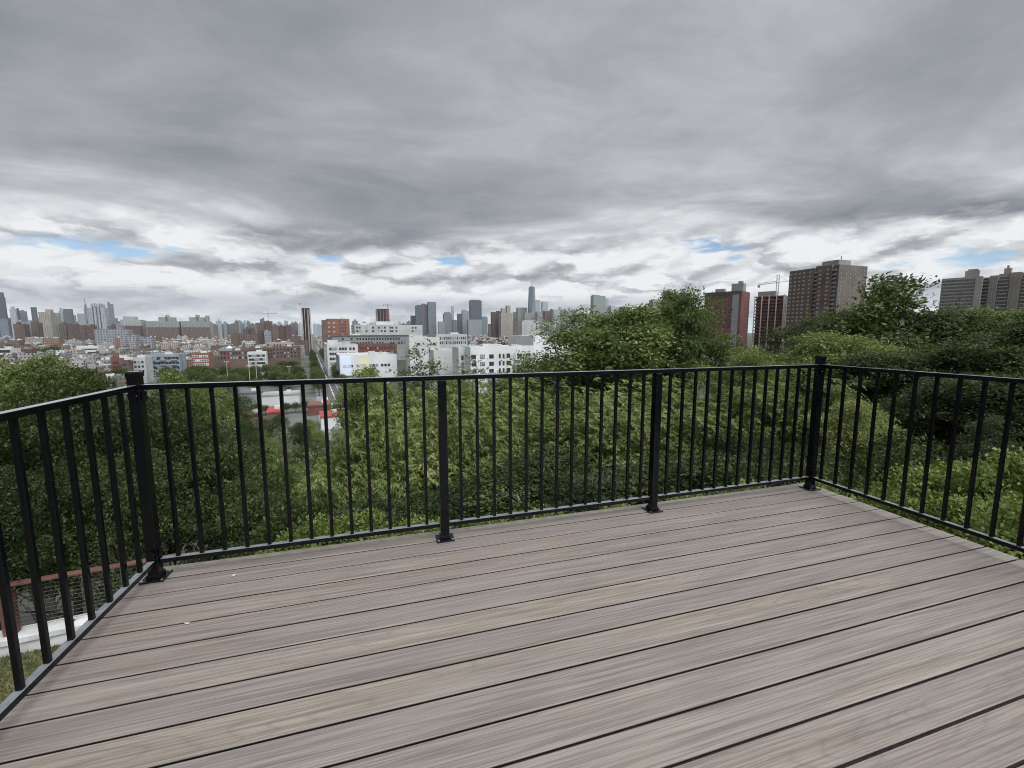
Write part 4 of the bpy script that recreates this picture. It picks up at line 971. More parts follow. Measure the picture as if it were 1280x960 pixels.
def slab_tower():
    D = 540; x, y, z = polar(1229, 345, D)
    a = -az_of(1205)-.05; W = 24.5
    root = empty('apartment_tower', (x, y, -12), a, 'grey slab tower with many horizontal window bands at right, left of the tan tower', 'building'); h = z+12
    b = MB(); b.box(-W, 0, -26, 0, 16, h); b.build('wall', M['tan_gray'], root)
    k = MB(); k.box(-11, 4, h+.01, -2.5, 12, h+5.5); k.build('roof_bulkhead', M['tan_gray'], root)
    k = MB(); k.box(-9.5, 6, h+5.51, -3.5, 10, h+7); k.build('roof_bulkhead', M['tan_gray'], root)
    for i in range(17):
        zz = h-3.3-2.9*i
        c = MB(); c.box(-W+.4, -.15, zz, -4.5, -.01, zz+1.6, 0)
        for xx in np.arange(-W+1.6, -4.8, 1.45): c.box(xx-.12, -.22, zz, xx+.12, -.151, zz+1.6, 1)
        c.build('window_band', [M['glass'], M['tan_gray']], root)
    e = MB(); e.box(-4.2, -.5, -26, -.01, -.01, h-.6); e.build('blank_bay', M['tan_gray'], root)
slab_tower()
def tan_tower():
    D = 545; x, y, z = polar(1280, 340, D)
    root = empty('apartment_tower', (x, y, -12), -az_of(1255)-.12, 'tan stepped tower with balcony bays at the right edge', 'building'); h = z+12
    for (x0, x1, yy, dz) in ((-27, -18.5, 2.2, -2.), (-18.5, -13.5, 0, -1.), (-13.5, -7, 1.6, 0), (-7, -1, .2, .4), (-1, 7, 1.7, -.2), (7, 14, .4, .3)):
        b = MB(); b.box(x0, yy, -26, x1-.02, 18, h+dz); b.build('wall', M['greytan'], root)
    k = MB(); k.box(-11.5, 5, h+.01, -7.5, 10, h+4.6); k.build('roof_bulkhead', M['tan_gray'], root)
    k = MB(); k.box(-10.2, 6, h+4.61, -9.0, 8, h+7.); k.build('roof_bulkhead', M['tan_gray'], root)
    for x0, x1, yy in ((-26.4, -19, 2.2), (-13, -7.6, 1.6), (-.6, 6.4, 1.7)):
        first = None
        for i in range(16):
            if first is None:
                b = MB(); b.box(x0, yy-1.5, -.35, x1, yy-.01, .55, 0); b.box(x0+.4, yy-.1, .56, x1-.4, yy-.01, 2.2, 1); o = first = b.build('balcony', [M['tan_gray'], M['glass']], root)
            else: o = first.copy(); COL.objects.link(o); o.parent = root
            o.location = (0, 0, h-5.2-2.9*i)
    cols_windows(root, 'f', [-17.2, -15.], [h-4.4-2.9*i for i in range(15)], 1.2, 1.5, M['frame_d'], M['graypanel'], off=0.)
    cols_windows(root, 'f', [-5.4, -2.8], [h-4.4-2.9*i for i in range(15)], 1.2, 1.5, M['frame_d'], M['graypanel'], off=.2)
tan_tower()

# ------------------------------------------------------------------ far skyline towers, each its own building
FA = {
 'darkglass': facade('dark_glass_facade', (0.056, 0.064, 0.072), (.03, .036, .045), 6, 4, .12, .2, .85),
 'steelglass': facade('blue_glass_facade', (0.120, 0.140, 0.160), (.06, .08, .10), 8, 5, .15, .2, .85),
 'paleglass': facade('pale_glass_facade', (0.256, 0.276, 0.284), (.16, .20, .23), 8, 4, .2, .25, .8),
 'white': facade('white_tower_facade', (0.320, 0.320, 0.312), (.13, .14, .15), 5, 3.6, .25, .3, .8),
 'beige': facade('beige_tower_facade', (0.248, 0.224, 0.188), (.08, .09, .08), 5, 3.4, .25, .3, .8),
 'grey': facade('grey_tower_facade', (0.208, 0.216, 0.224), (.07, .08, .09), 5, 3.6, .22, .3, .8),
 'greengrey': facade('green_grey_facade', (0.184, 0.200, 0.188), (.10, .12, .115), 5, 3.6, .22, .3, .8),
 'brown': facade('brown_tower_facade', (0.100, 0.074, 0.061), (.05, .04, .035), 4.5, 3.2, .25, .3, .8),
 'redbrick': facade('red_tower_facade', (0.084, 0.051, 0.045), (.04, .035, .032), 4.5, 3.2, .25, .3, .8),
 'dark': facade('dark_stone_facade', (.10, .10, .105), (.03, .03, .035), 5, 3.6, .25, .3, .8),
 'silver': facade('silver_facade', (0.240, 0.252, 0.264), (.15, .18, .21), 7, 4, .3, .15, .9),
}
def tower(x0, x1, yt, v, fa, label, d=None, tops=(), group=None, base=CITY, extra=None, name='tower_block', cat='tower', rz=0.):
    xm = (x0+x1)/2; u = col_u(xm, yt, v); zt = top_z(xm, yt, v)
    w = abs(col_u(x1, yt, v)-col_u(x0, yt, v)); d = d or w
    h = zt-base; b = MB()
    b.box(-w/2, 0, 0, w/2, d, h)
    for (fx, fw, dh) in tops:                       # rooftop steps: centre, width share, height px
        hh = dh/F*v
        b.box(fx*w-fw*w/2, d*.2, h+.01, fx*w+fw*w/2, d*.8, h+hh)
    x, y = uv2xy(u, v)
    o = b.build(name, [FA[fa]]); o.location = (x, y, base); o.rotation_euler = (0, 0, -GA+rz); tag(o, label, cat, group)
    FOOT.append((u-w/2-3, u+w/2+3, v-3, v+d+3))
    return o
T = [
 (-8, 3.8, 371, 5200, 'darkglass', 'tall dark glass tower at the far left edge of the skyline', ((.2, .5, 4),)),
 (11.5, 19, 386, 5000, 'paleglass', 'pale blocky tower second from the left edge of the skyline', ((0, .6, 2),)),
 (19.5, 24, 388, 5300, 'darkglass', 'slim dark tower right of the pale blocky tower at far left', ((0, .5, 2),)),
 (25, 32, 389, 5100, 'steelglass', 'blue grey tower between the slim dark tower and the lone dark tower at far left', ((-.2, .5, 1),)),
 (38, 44.5, 384, 5100, 'darkglass', 'lone dark tower left of the beige slab', ()),
 (63, 73, 391, 1900, 'greengrey', 'pale green grey slab joined right of the beige slab', ()),
 (73, 78, 389, 4800, 'silver', 'thin pale needle tower left of the black square tower', ((0, .5, 3),)),
 (78, 89, 386, 4600, 'dark', 'black square-topped tower right of the beige and green slabs', ()),
 (91, 94, 394, 4700, 'grey', 'little grey tower right of the black square-topped tower', ()),
 (96, 106, 392, 4500, 'grey', 'low wide grey tower left of the spired tower', ()),
 (104.5, 109, 386, 5400, 'steelglass', 'slim blue grey tower with a pointed spire', ((0, .55, 4), (0, .15, 9))),
 (126, 134, 398, 2400, 'grey', 'grey shoulder block right of the stepped silver tower', ()),
 (134, 140.5, 380, 5000, 'steelglass', 'thin leaning blue glass needle right of the stepped silver tower', ((-.3, .35, 2),)),
 (513.5, 519, 394.5, 4300, 'darkglass', 'low dark block at the left foot of the dark tower cluster', ()),
 (519.3, 526.6, 382, 4200, 'darkglass', 'left tower of the dark glass cluster in the middle of the skyline', ((.1, .6, 1),)),
 (526.8, 534.6, 380.5, 4250, 'dark', 'middle tower of the dark glass cluster in the middle of the skyline', ((-.1, .6, 1),)),
 (535, 545, 377.5, 4200, 'steelglass', 'right and tallest tower of the dark cluster in the middle of the skyline', ()),
 (548, 556, 402, 4000, 'grey', 'low grey block right of the dark tower cluster', ()),
 (555, 565, 392, 4100, 'steelglass', 'round-topped blue grey tower in mid skyline', ((0, .7, 2.),)),
 (564.4, 567.4, 382.5, 4700, 'silver', 'thin silver tower behind the round-topped tower', ()),
 (565.5, 571, 400, 3900, 'dark', 'short dark block below the thin silver tower', ()),
 (572, 578, 392, 4100, 'darkglass', 'dark narrow tower left of the big dark square tower', ()),
 (578, 586, 388.5, 4200, 'silver', 'pale silver tower left of the big dark square tower', ((-.1, .6, 1.5),)),
 (588, 602, 376, 4000, 'darkglass', 'big dark square tower standing alone above mid skyline', ((0, .9, 1.),)),
 (585.5, 602.5, 399.5, 3900, 'grey', 'wide grey podium block at the foot of the big dark square tower', ()),
 (602.5, 609.5, 396.5, 4000, 'steelglass', 'blue grey tower right of the big dark square tower', ((0, .6, 1),)),
 (611, 616, 405, 3800, 'redbrick', 'low reddish block left of the brown residential pair', ()),
 (615.5, 626, 390, 1700, 'brown', 'dark brown residential tower left of the striped beige one', ((.3, .4, 1.5),)),
 (626.5, 641, 391, 1650, 'beige', 'beige and brown striped residential tower with twin roof boxes', ((-.25, .25, 6), (.2, .3, 10))),
 (641, 652, 401, 1750, 'brown', 'lower brown residential block right of the striped tower', ()),
 (642, 645.5, 390, 4400, 'grey', 'narrow grey tower behind the striped residential tower', ()),
 (647.5, 659, 384.5, 4300, 'greengrey', 'green grey flat-topped tower left of the tall spired tower', ()),
 (656, 671, 391, 4100, 'beige', 'stone coloured blocks at the foot of the tall spired tower', ((.3, .3, 2),)),
 (668.8, 675.5, 375, 4600, 'silver', 'pale silver tower right of the tall spired tower', ()),
 (678.2, 685, 377, 5000, 'paleglass', 'faint white tower two places right of the tall spired tower', ()),
 (671.5, 681, 389.5, 4000, 'grey', 'grey tower below the pale silver tower', ()),
 (681.2, 691.5, 388.5, 3600, 'brown', 'brown grey striped tower left of the white glass block', ((.4, .2, 2.5),)),
 (692, 700, 387, 3500, 'paleglass', 'white glass block left half, beside the brown grey striped tower', ((.6, .2, 4),)),
 (700.3, 708.5, 387, 3500, 'steelglass', 'white glass block right half with dark blue vertical strip', ()),
 (709.5, 722, 389, 3500, 'paleglass', 'pale blue stepped block just left of the dome tree top', ((.25, .5, 2.5),)),
 (722, 735, 391.5, 3600, 'silver', 'low silver block behind the dome tree top', ((0, .4, 1),)),
 (742, 757, 369.5, 3300, 'greengrey', 'tall grey glass tower with dark roof band behind the large rounded tree', ((-.2, .5, 1),)),
 (757, 761, 373, 3350, 'silver', 'pale slim wing right of the tall grey glass tower', ()),
 (764, 778, 383.5, 3300, 'white', 'white low tower with dark cornice behind the large rounded tree', ((-.3, .4, 2),)),
 (778, 786.5, 383.5, 3250, 'darkglass', 'dark glass wing right of the white low tower', ()),
 (816.5, 828, 375, 2600, 'beige', 'narrow tan tower in the dip between the two domed trees', ((0, .6, 1),)),
 (832, 840, 374.5, 2700, 'paleglass', 'pale tower left of the dark tower behind the second domed tree', ((-.2, .5, 1),)),
 (839, 850, 367, 2650, 'grey', 'dark grey tower with wide cap behind the second domed tree', ((0, 1.04, 1),)),
 (117.5, 160, 411.5, 1250, 'grey', 'broad dark block with pale grid of piers at left', ()),
 (652.5, 674, 401.5, 1500, 'white', 'white mid-rise slab below the tall spired tower', ((0, .7, 1.5),)),
 (674, 681, 402, 1550, 'silver', 'narrow dark and white slab right of the white mid-rise', ()),
 (681, 692, 402, 1900, 'grey', 'grey mid-rise right of the white mid-rise', ()),
]
for (x0, x1, yt, v, fa, lab, tops) in T: tower(x0, x1, yt, v, fa, lab, tops=tops, d=min(45, max(12, .5*abs(col_u(x1, yt, v)-col_u(x0, yt, v)))))
# beige slab with parts, stepped silver tower
tower(47.5, 63, 390, 1850, 'beige', 'broad beige slab apartment tower at left with square roof box', d=25, tops=((.25, .45, 2.5),))
def stepped():
    v = 2100; o = []
    u0, u1 = col_u(109.5, 400, v), col_u(134, 400, v); w = u1-u0; um = (u0+u1)/2
    r = gempty('tower_block', um, v, 'stepped silver grey modern tower with bright vertical bands at left', 'tower')
    z = lambda py: top_z(121, py, v)-CITY
    for (a, c, py) in ((-.5, -.27, 385), (-.27, .24, 380), (.24, .42, 384.5), (.42, .5, 395)):
        b = MB(); b.box(a*w+.1, 0 if abs(a) < .4 else 3, 0, c*w-.1, 40, z(py)); b.build('wall', FA['silver'], r)
    b = MB(); b.box(-.22*w, 6, z(380)+.01, .18*w, 30, z(379)); b.build('roof_bulkhead', FA['paleglass'], r)
    for a in (-.2, -.02, .15):
        b = MB(); b.box(a*w, -.8, 0, a*w+.05*w, -.01, z(383)); b.build('window_strip', FA['darkglass'], r)
    FOOT.append((u0, u1, v, v+45))
stepped()
def grand_tower():
    v = 4200; u = col_u(664.7, 380, v); r = gempty('skyscraper', u, v, 'tallest tapering glass skyscraper with a thin spire in the skyline', 'skyscraper')
    w = abs(col_u(668.6, 380, v)-col_u(660.8, 380, v)); zt = top_z(664.7, 359, v)-CITY; zs = top_z(664.7, 344.5, v)-CITY
    b = MB(); hw = w/2; z0 = 60.
    V = [(-hw, -hw, 0), (hw, -hw, 0), (hw, hw, 0), (-hw, hw, 0), (-hw, -hw, z0), (hw, -hw, z0), (hw, hw, z0), (-hw, hw, z0)]
    t = hw*.98; V += [(0, -t, zt), (t, 0, zt), (0, t, zt), (-t, 0, zt)]
    Fc = [(0, 1, 5, 4), (1, 2, 6, 5), (2, 3, 7, 6), (3, 0, 4, 7), (4, 5, 8), (5, 6, 9), (6, 7, 10), (7, 4, 11), (5, 9, 8), (6, 10, 9), (7, 11, 10), (4, 8, 11), (8, 9, 10, 11)]
    b.add(V, Fc); b.build('shaft', FA['steelglass'], r)
    c = MB(); c.disc((0, 0), hw*.55, zt+.1, zt+8, 12); c.build('crown_ring', M['graypanel'], r)
    s = MB(); s.tube([(0, 0, zt+8), (0, 0, zt+40), (0, 0, zs)], [3.4, 2.6, 1.2], 6); s.build('spire', M['graypanel'], r)
grand_tower()
# hospital-like twin wide blocks
for x0, x1, yt, lab, tops in ((183, 224, 401.5, 'wide pale grey institutional block, left of a matching pair on the horizon', ((.1, .5, 4), (.1, .08, 6))), (226, 262, 401.5, 'wide pale grey institutional block, right of a matching pair on the horizon', ((.05, .55, 4), (.05, .1, 6.5), (.4, .1, 6))), (150, 176, 399.5, 'pale block left of the matching institutional pair', ((-.1, .6, 3),))):
    tower(x0, x1, yt, 2300, 'white' if x0 < 180 else 'greengrey', lab, d=50, tops=tops)
    tower(x0+1, x1-1, yt+7.5, 2200, 'brown', lab.split(' block')[0].replace('wide pale grey institutional', 'low reddish brick wing in front of the wide pale grey institutional block,').replace('pale', 'pale', 1) + ('' if 'left of' in lab and x0 > 180 else ' at its foot') if False else ('low reddish brick wing at the foot of the ' + ('left institutional block of the pair' if x0 == 183 else 'right institutional block of the pair' if x0 == 226 else 'pale block left of the institutional pair')), d=30)
for (x0, x1, yt, v, lab) in ((288, 322, 417, 1100, 'long red brick row with flat roof, lower left of the unfinished dark tower'), (322, 338, 414, 1150, 'short red brick block joined right of the long red brick row'), (150, 189, 420.5, 1000, 'long low red brick row right of the dark gridded block'), (320, 340, 402, 1500, 'dark brown brick block below the distant hammerhead crane'), (340, 364, 407, 1450, 'dark red brick block with pale centre bay left of the unfinished dark tower'), (303, 318, 409, 1550, 'reddish brick block at the left foot of the hammerhead crane'),
                          (16, 30, 404, 1700, 'low red brick block under the far left towers'), (30, 47, 402, 1750, 'brown brick block left of the broad beige slab'), (73, 100, 405, 1800, 'long low brown block right of the green grey slab'), (99, 116, 407, 1500, 'dark brick block at the left foot of the stepped silver tower'), (134, 152, 407, 1600, 'dark reddish block right of the stepped silver tower')):
    n_ = max(1, round((x1-x0)/9.)); br = random.Random(int(x0*7)); xs_ = [x0+(x1-x0)*k_/n_ for k_ in range(n_+1)]
    for k_ in range(n_):
        pos = '' if n_ == 1 else ('first' if k_ == 0 else 'last' if k_ == n_-1 else ('second', 'third', 'fourth', 'fifth')[k_-1]) + ' house from the left in the '
        tower(xs_[k_], xs_[k_+1]-.1, yt+br.uniform(-.8, 2.2), v+br.uniform(-8, 8), br.choice(['redbrick', 'brown', 'brown', 'grey']) if n_ > 1 else ('redbrick' if 'red' in lab else 'brown'), ' '.join((pos+lab).split()[:16]), d=25, tops=((br.uniform(-.2, .2), .35, br.uniform(.6, 1.8)),))
rr = random.Random(12)
fx_ = 262.
k = 0
while fx_ < 640:
    wd = rr.uniform(3, 7); yt = rr.uniform(401, 407) + (0 if rr.random() > .18 else -4)
    if not (373 < fx_ < 389 or 400 < fx_ < 438 or 466 < fx_ < 490 or fx_ > 512):
        tower(fx_, fx_+wd, yt, rr.uniform(4500, 5600), rr.choice(['grey', 'steelglass', 'silver', 'dark', 'brown']), 'tiny far-off tower in the low grey band along the horizon', d=40, group='tiny far-off towers along the horizon', tops=((rr.uniform(-.2, .2), .4, rr.uniform(.5, 2)),)); k += 1
    fx_ += wd*rr.uniform(.6, 1.0)
fx_ = -30.
while fx_ < 180:
    wd = rr.uniform(5, 11)
    tower(fx_, fx_+wd, rr.uniform(396.5, 404), rr.uniform(4500, 5400), rr.choice(['grey', 'steelglass', 'silver', 'dark', 'brown']), 'tiny far-off tower in the grey band behind the left skyline', d=40, group='tiny far-off towers behind the left skyline'); fx_ += wd*1.1

tower(362, 373, 420, 820, 'brown', 'tan brown block left of the avenue before the unfinished dark tower', d=25)
tower(373.5, 385, 425, 860, 'brown', 'low brown block at the avenue before the unfinished dark tower', d=18)
# ------------------------------------------------------------------ mid city heroes at left
def small_hero(x0, x1, yt, v, d, lab, wall, roof, nr, nc, ww=1.6, wh=1.7, gap=3.6, fr=None, bulk=((.1, .5, 5, 4, 2.6),)):
    root, w, h, d = hero(x0, x1, yt, v, d, lab, wall, roof, bulk=bulk)
    if nr: windows(root, [h-3.6-gap*k for k in range(nr)], lerp(-w/2+1.8, w/2-1.8, nc), ww, wh, fr)
    return root, w, h
root, w, h = small_hero(180, 224, 443, 470, 22, 'blue grey apartment block with recessed dark balconies and tan roof', 'bluegray', 'roof_t', 3, 9, 2.4, 2.3, 4.2)
for k in range(3):
    for f in (-.3, .02, .33):
        b = MB(); b.box(f*w-2.2, -1.3, h-4.2-4.2*k-.2, f*w+2.2, -.13, h-4.2*(k+1)+.9); b.build('balcony', M['bluegray'], root)
small_hero(239, 261, 441, 520, 20, 'orange brick building with arched-looking window pairs and white frames', 'orangebrick', 'roof_w', 3, 7, 1.8, 2.2, 4.2, M['frame_w'])
root, w, h = small_hero(274, 309, 438, 560, 24, 'low dark brick hall with red banners and a green domed corner', 'brownbrick', 'roof_k', 2, 9, 2.0, 3, 5)
b = MB(); b.box(-w*.28, -.3, 2, -w*.22, -.13, h-1); b.box(-w*.18, -.3, 2, -w*.13, -.13, h-1); b.build('banner', M['banner'], root)
b = MB(); b.box(-w*.5, -.4, h+.5, -w*.05, 6, h+3.4); b.build('penthouse', M['green_gray'], root)
b = MB(); b.disc((-w*.15, 3), 3.2, h+3.41, h+4.4, 14, r2=2.6); b.disc((-w*.15, 3), 2.6, h+4.41, h+6., 14, r2=.4); b.build('dome', M['bluewhite'], root)
small_hero(309, 332, 440, 470, 18, 'white framed low block with grid of dark windows among park trees', 'offwhite', 'roof_w', 3, 6, 2.3, 2.2, 3.6)
small_hero(333, 367, 428, 640, 26, 'tan and red brick apartment block with wide flat roof left of the avenue', 'tanbrick', 'roof_t', 3, 9, 2.0, 2.2, 4)
small_hero(340, 375, 433, 560, 20, 'dark grey and brick row facing the park left of the avenue', 'brownbrick', 'roof_w', 3, 8, 2.0, 2.4, 4)
small_hero(290, 341, 435, 600, 22, 'long dark brick row with pale roof above the park trees', 'brownbrick', 'roof_t', 3, 13, 2.2, 2.4, 4)
small_hero(-6, 13, 435.5, 640, 18, 'white two storey house with dark windows at the left edge', 'offwhite', 'roof_w', 2, 4, 3, 3, 5)
small_hero(150, 160, 450, 430, 18, 'narrow salmon brick house end left of the pale blue grey row', 'brownbrick', 'roof_t', 2, 3, 1.2, 1.6)
small_hero(160, 181, 447, 440, 18, 'pale blue grey clapboard row right of the salmon brick house end', 'greystone', 'roof_g', 3, 4, 1.4, 1.8)
small_hero(138, 158, 447.5, 455, 18, 'pinkish red brick house among the left treetops', 'redbrick', 'roof_t', 2, 4, 1.4, 1.8)
small_hero(52, 73, 450.5, 400, 18, 'tan brick house with two dark windows among the left treetops', 'tanbrick', 'roof_k', 2, 4, 1.5, 2.0)
small_hero(32, 52, 451, 395, 16, 'dark red brick house with black bowed roof among the left treetops', 'redbrick', 'roof_k', 2, 4, 1.5, 2.0)
small_hero(31, 46, 461, 330, 12, 'small grey gabled house with bright window below the bowed roof house', 'greystone', 'roof_w', 2, 2, 1.6, 1.8)
small_hero(89, 122, 433, 760, 26, 'white low depot building with dark window band at left', 'offwhite', 'roof_w', 2, 10, 2.4, 1.6, 4.5)
# flat gas-station style shelters with red roofs near the hillside foot
def low_roof(x0, x1, y0, v, d, hgt, lab, roofm, wallm):
    u0, u1 = col_u(x0, y0, v), col_u(x1, y0, v); w = u1-u0
    r = gempty('low_building', (u0+u1)/2, v, lab, 'building'); FOOT.append((u0-2, u1+2, v-2, v+d+2))
    b = MB(); b.box(-w/2+.3, .3, 0, w/2-.3, d-.3, hgt); b.build('wall', M[wallm], r)
    t = MB(); t.box(-w/2, 0, hgt+.01, w/2, d, hgt+.7); t.build('roof', M[roofm], r)
    b = MB(); b.cbox(w*.2, d*.5, hgt+.71, 2.2, 1.8, 1.4); b.build('roof_unit', M['offwhite'], r)
low_roof(300, 324, 512, 212, 12, 4.6, 'low building with rust red roof at the foot of the slope', 'redbrick', 'brownbrick')
low_roof(332, 350, 510, 214, 16, 5.0, 'small building with bright red roof at the foot of the slope', 'redroof', 'brownbrick')
low_roof(384, 414, 506, 228, 14, 4.4, 'long dark red roofed shed beside the avenue', 'redbrick', 'redbrick')
low_roof(400, 428, 522, 192, 14, 5.0, 'white walled low building with bright red roof nearest the slope', 'redroof', 'white')
low_roof(325, 374, 482, 262, 16, 6.4, 'long pale corrugated warehouse behind the red roofed shed', 'roof_g', 'offwhite')
low_roof(296, 322, 484, 284, 20, 5.5, 'low grey flat shed left of the pale warehouse', 'roof_k', 'graypanel')

# ------------------------------------------------------------------ avenue
AU = 13.
def strip(name, u0, u1, v0, v1, z, m, kind='structure'):
    b = MB(); P = [uv2xy(u0, v0), uv2xy(u1, v0), uv2xy(u1, v1), uv2xy(u0, v1)]
    b.add([(p[0], p[1], z) for p in P], [(0, 1, 2, 3)]); return b.build(name, M[m], None, kind)
strip('road', AU-6.5, AU+6.5, 150, 3000, CITY+.02, 'asphalt'); strip('road', -400, AU-6.51, 246, 258, CITY+.02, 'asphalt'); strip('road', AU+6.51, 200, 246, 258, CITY+.02, 'asphalt')
for u0, u1 in ((AU-10.5, AU-6.52), (AU+6.52, AU+10.5)):
    for va, vb in ((150, 245.9), (258.1, 1500)):
        b = MB(); P = [uv2xy(u0, va), uv2xy(u1, va), uv2xy(u1, vb), uv2xy(u0, vb)]
        z0, z1 = CITY-.2, CITY+.15
        b.add([(p[0], p[1], z) for z in (z0, z1) for p in P], [(4, 5, 6, 7), (0, 1, 5, 4), (1, 2, 6, 5), (2, 3, 7, 6), (3, 0, 4, 7)]); b.build('pavement', M['sidewalk'], None, 'structure')
mk = MB()
def mark(u0, u1, v0, v1):
    P = [uv2xy(u0, v0), uv2xy(u1, v0), uv2xy(u1, v1), uv2xy(u0, v1)]; mk.add([(p[0], p[1], CITY+.026) for p in P], [(0, 1, 2, 3)])
for v0 in (240, 259.5):
    for i in range(9): mark(AU-5.8+i*1.35, AU-5.1+i*1.35, v0, v0+4.5)
for v0 in np.arange(266, 900, 9.): mark(AU-.3, AU-.05, v0, v0+6); mark(AU+.05, AU+.3, v0, v0+6)
for v0 in np.arange(155, 238, 9.): mark(AU-.15, AU+.15, v0, v0+4)
for du in (-4.2, 4.2):
    for v0 in np.arange(270, 700, 6.5): mark(AU+du-.1, AU+du+.1, v0, v0+6.3)
mk.build('road_marking', M['paint'], None, 'structure')
def car_mesh(paint):
    b = MB(); 
    prof = [(-2.2, .35), (-2.25, .75), (-1.9, .92), (-1.35, 1.0), (-.75, 1.45), (.85, 1.47), (1.5, 1.0), (2.1, .85), (2.25, .6), (2.2, .35)]
    n = len(prof); V = [(x_*.9, y_, z_) for x_ in (-1, 1) for y_, z_ in prof]
    b.add(V, [tuple(range(n)), tuple(range(2*n-1, n-1, -1))] + [(k, n+k, n+(k+1) % n, (k+1) % n) for k in range(n)], 0)
    b.add([(-.78, -1.40, 1.01), (.78, -1.40, 1.01), (.72, -.82, 1.44), (-.72, -.82, 1.44)], [(0, 1, 2, 3)], 1)
    b.add([(-.78, 1.53, 1.02), (.78, 1.53, 1.02), (.72, .95, 1.44), (-.72, .95, 1.44)], [(3, 2, 1, 0)], 1)
    for sx in (-1, 1): b.box(min(sx*.903, sx*.912), -1.0, 1.02, max(sx*.903, sx*.912), 1.1, 1.36, 1)
    for sx in (-.82, .82):
        for y_ in (-1.4, 1.4):
            V = [(sx+dx, y_+.33*math.cos(t), .33+.33*math.sin(t)) for dx in (-.11, .11) for t in np.linspace(0, 2*math.pi, 12, endpoint=False)]
            b.add(V, [tuple(range(11, -1, -1)), tuple(range(12, 24))]+[(k, (k+1) % 12, 12+(k+1) % 12, 12+k) for k in range(12)], 2)
    return b.build('parked_car', [M[paint], M['glass'], M['rubber']])
cars = {c: car_mesh(c) for c in ('carpaint_w', 'carpaint_k', 'carpaint_s', 'carpaint_r')}
used = set()
cword = {'carpaint_w': 'white', 'carpaint_k': 'black', 'carpaint_s': 'silver', 'carpaint_r': 'red'}
cr = random.Random(4); ncar = 0
spots = [(AU+5.3, 222, 'carpaint_w', 'white car parked nearest the slope on the right kerb of the avenue'), (AU-2.6, 231, 'carpaint_k', 'black car waiting before the crosswalk on the avenue'), (AU+2.5, 272, 'carpaint_s', 'silver car just beyond the crosswalk on the avenue'), (AU-5.3, 280, 'carpaint_w', 'white car parked on the left kerb beyond the crosswalk'), (AU-30, 250, 'carpaint_r', 'red car on the cross street left of the avenue'), (AU-52, 254, 'carpaint_w', 'white car on the cross street behind the red roofs')]
for v0 in np.arange(290, 560, 6.6):
    for s in (-1, 1):
        if cr.random() < .7: spots.append((AU+s*5.3, v0+cr.uniform(-.4, .4), cr.choice(list(cars)), None))
for k in range(12):
    if k % 5 != 3: spots.append((-66+k*3.0, 266, ['carpaint_w', 'carpaint_s', 'carpaint_k'][k % 3], 'LOT'))
for k in range(12):
    spots.append((-9-k*2.7, 186, ['carpaint_w', 'carpaint_k', 'carpaint_s'][k % 3], 'LOT2')) if k % 4 != 2 else None
for k in range(9):
    spots.append((-52+k*3.4, 222, ['carpaint_s', 'carpaint_w', 'carpaint_k', 'carpaint_w'][k % 4], 'LOT'))
for u, v, c, lab in spots:
    base = cars[c]
    if c in used: o = base.copy(); COL.objects.link(o)
    else: o = base; used.add(c)
    x, y = uv2xy(u, v); o.location = (x, y, CITY+.03); o.rotation_euler = (0, 0, -GA + (math.pi/2 if 'cross street' in (lab or '') else 0))
    side = 'left' if u < AU else 'right'
    if lab == 'LOT2':
        tag(o, f'{cword[c]} car parked in the row nearest the slope, below the red roofs', 'car', f'{cword[c]} cars parked below the red roofs'); continue
    if lab == 'LOT':
        where = 'beside the pale corrugated warehouse' if v > 250 else 'between the red roofed sheds'
        tag(o, f'{cword[c]} car parked in the row {where}', 'car', f'{cword[c]} cars parked {where}'); continue
    tag(o, lab or f'{cword[c]} parked car in the line along the {side} kerb of the far avenue', 'car', f'{cword[c]} cars parked along the {side} kerb of the avenue' if lab is None else 'cars on the avenue')

# floodlight poles by the park
def pole(px, ytop, v, lab, grp):
    u = col_u(px, ytop, v); zt = top_z(px, ytop, v); r = gempty('street_lamp', u, v, lab, 'lamp post', grp); hh = zt-CITY
    b = MB(); b.tube([(0, 0, -.2), (0, 0, hh)], [.22, .14], 8); b.build('pole', M['roof_w'], r)
    a = MB(); a.box(-1.3, -.15, hh+.01, 1.3, .15, hh+.25); a.box(-1.5, -.35, hh-.35, -.7, .3, hh); a.box(.7, -.35, hh-.35, 1.5, .3, hh); a.build('lamp_head', M['roof_w'], r)
for px, yt, v, lab in ((311, 457, 345, 'tall pale floodlight pole, left of two close together by the park'), (319.5, 452, 350, 'tall pale floodlight pole, right of two close together by the park'), (361, 458, 360, 'tall pale floodlight pole nearest the avenue'), (283, 452, 360, 'tall pale floodlight pole before the dark brick hall'), (90, 432, 520, 'tall pale pole above the left treetops')):
    pole(px, yt, v, lab, 'floodlight poles by the park')

# ------------------------------------------------------------------ filler city: rows of low buildings and trees
WALLS = {'red brick': facade('fill_red', (0.108, 0.050, 0.040), (.03, .03, .03), 2.6, 3.3, .3, .28, .75), 'brown brick': facade('fill_brown', (0.116, 0.086, 0.070), (.03, .03, .03), 2.6, 3.3, .3, .28, .75),
         'tan': facade('fill_tan', (0.240, 0.208, 0.168), (.05, .045, .04), 2.8, 3.3, .3, .28, .75), 'grey': facade('fill_grey', (0.240, 0.240, 0.240), (.04, .04, .045), 3., 3.4, .28, .28, .75),
         'white': facade('fill_white', (0.320, 0.312, 0.292), (.05, .05, .055), 3., 3.4, .28, .28, .75), 'salmon': facade('fill_salmon', (0.184, 0.112, 0.088), (.04, .035, .03), 2.6, 3.3, .3, .28, .75), 'pale blue': facade('fill_blue', (0.216, 0.240, 0.256), (.05, .05, .055), 2.8, 3.3, .3, .28, .75)}
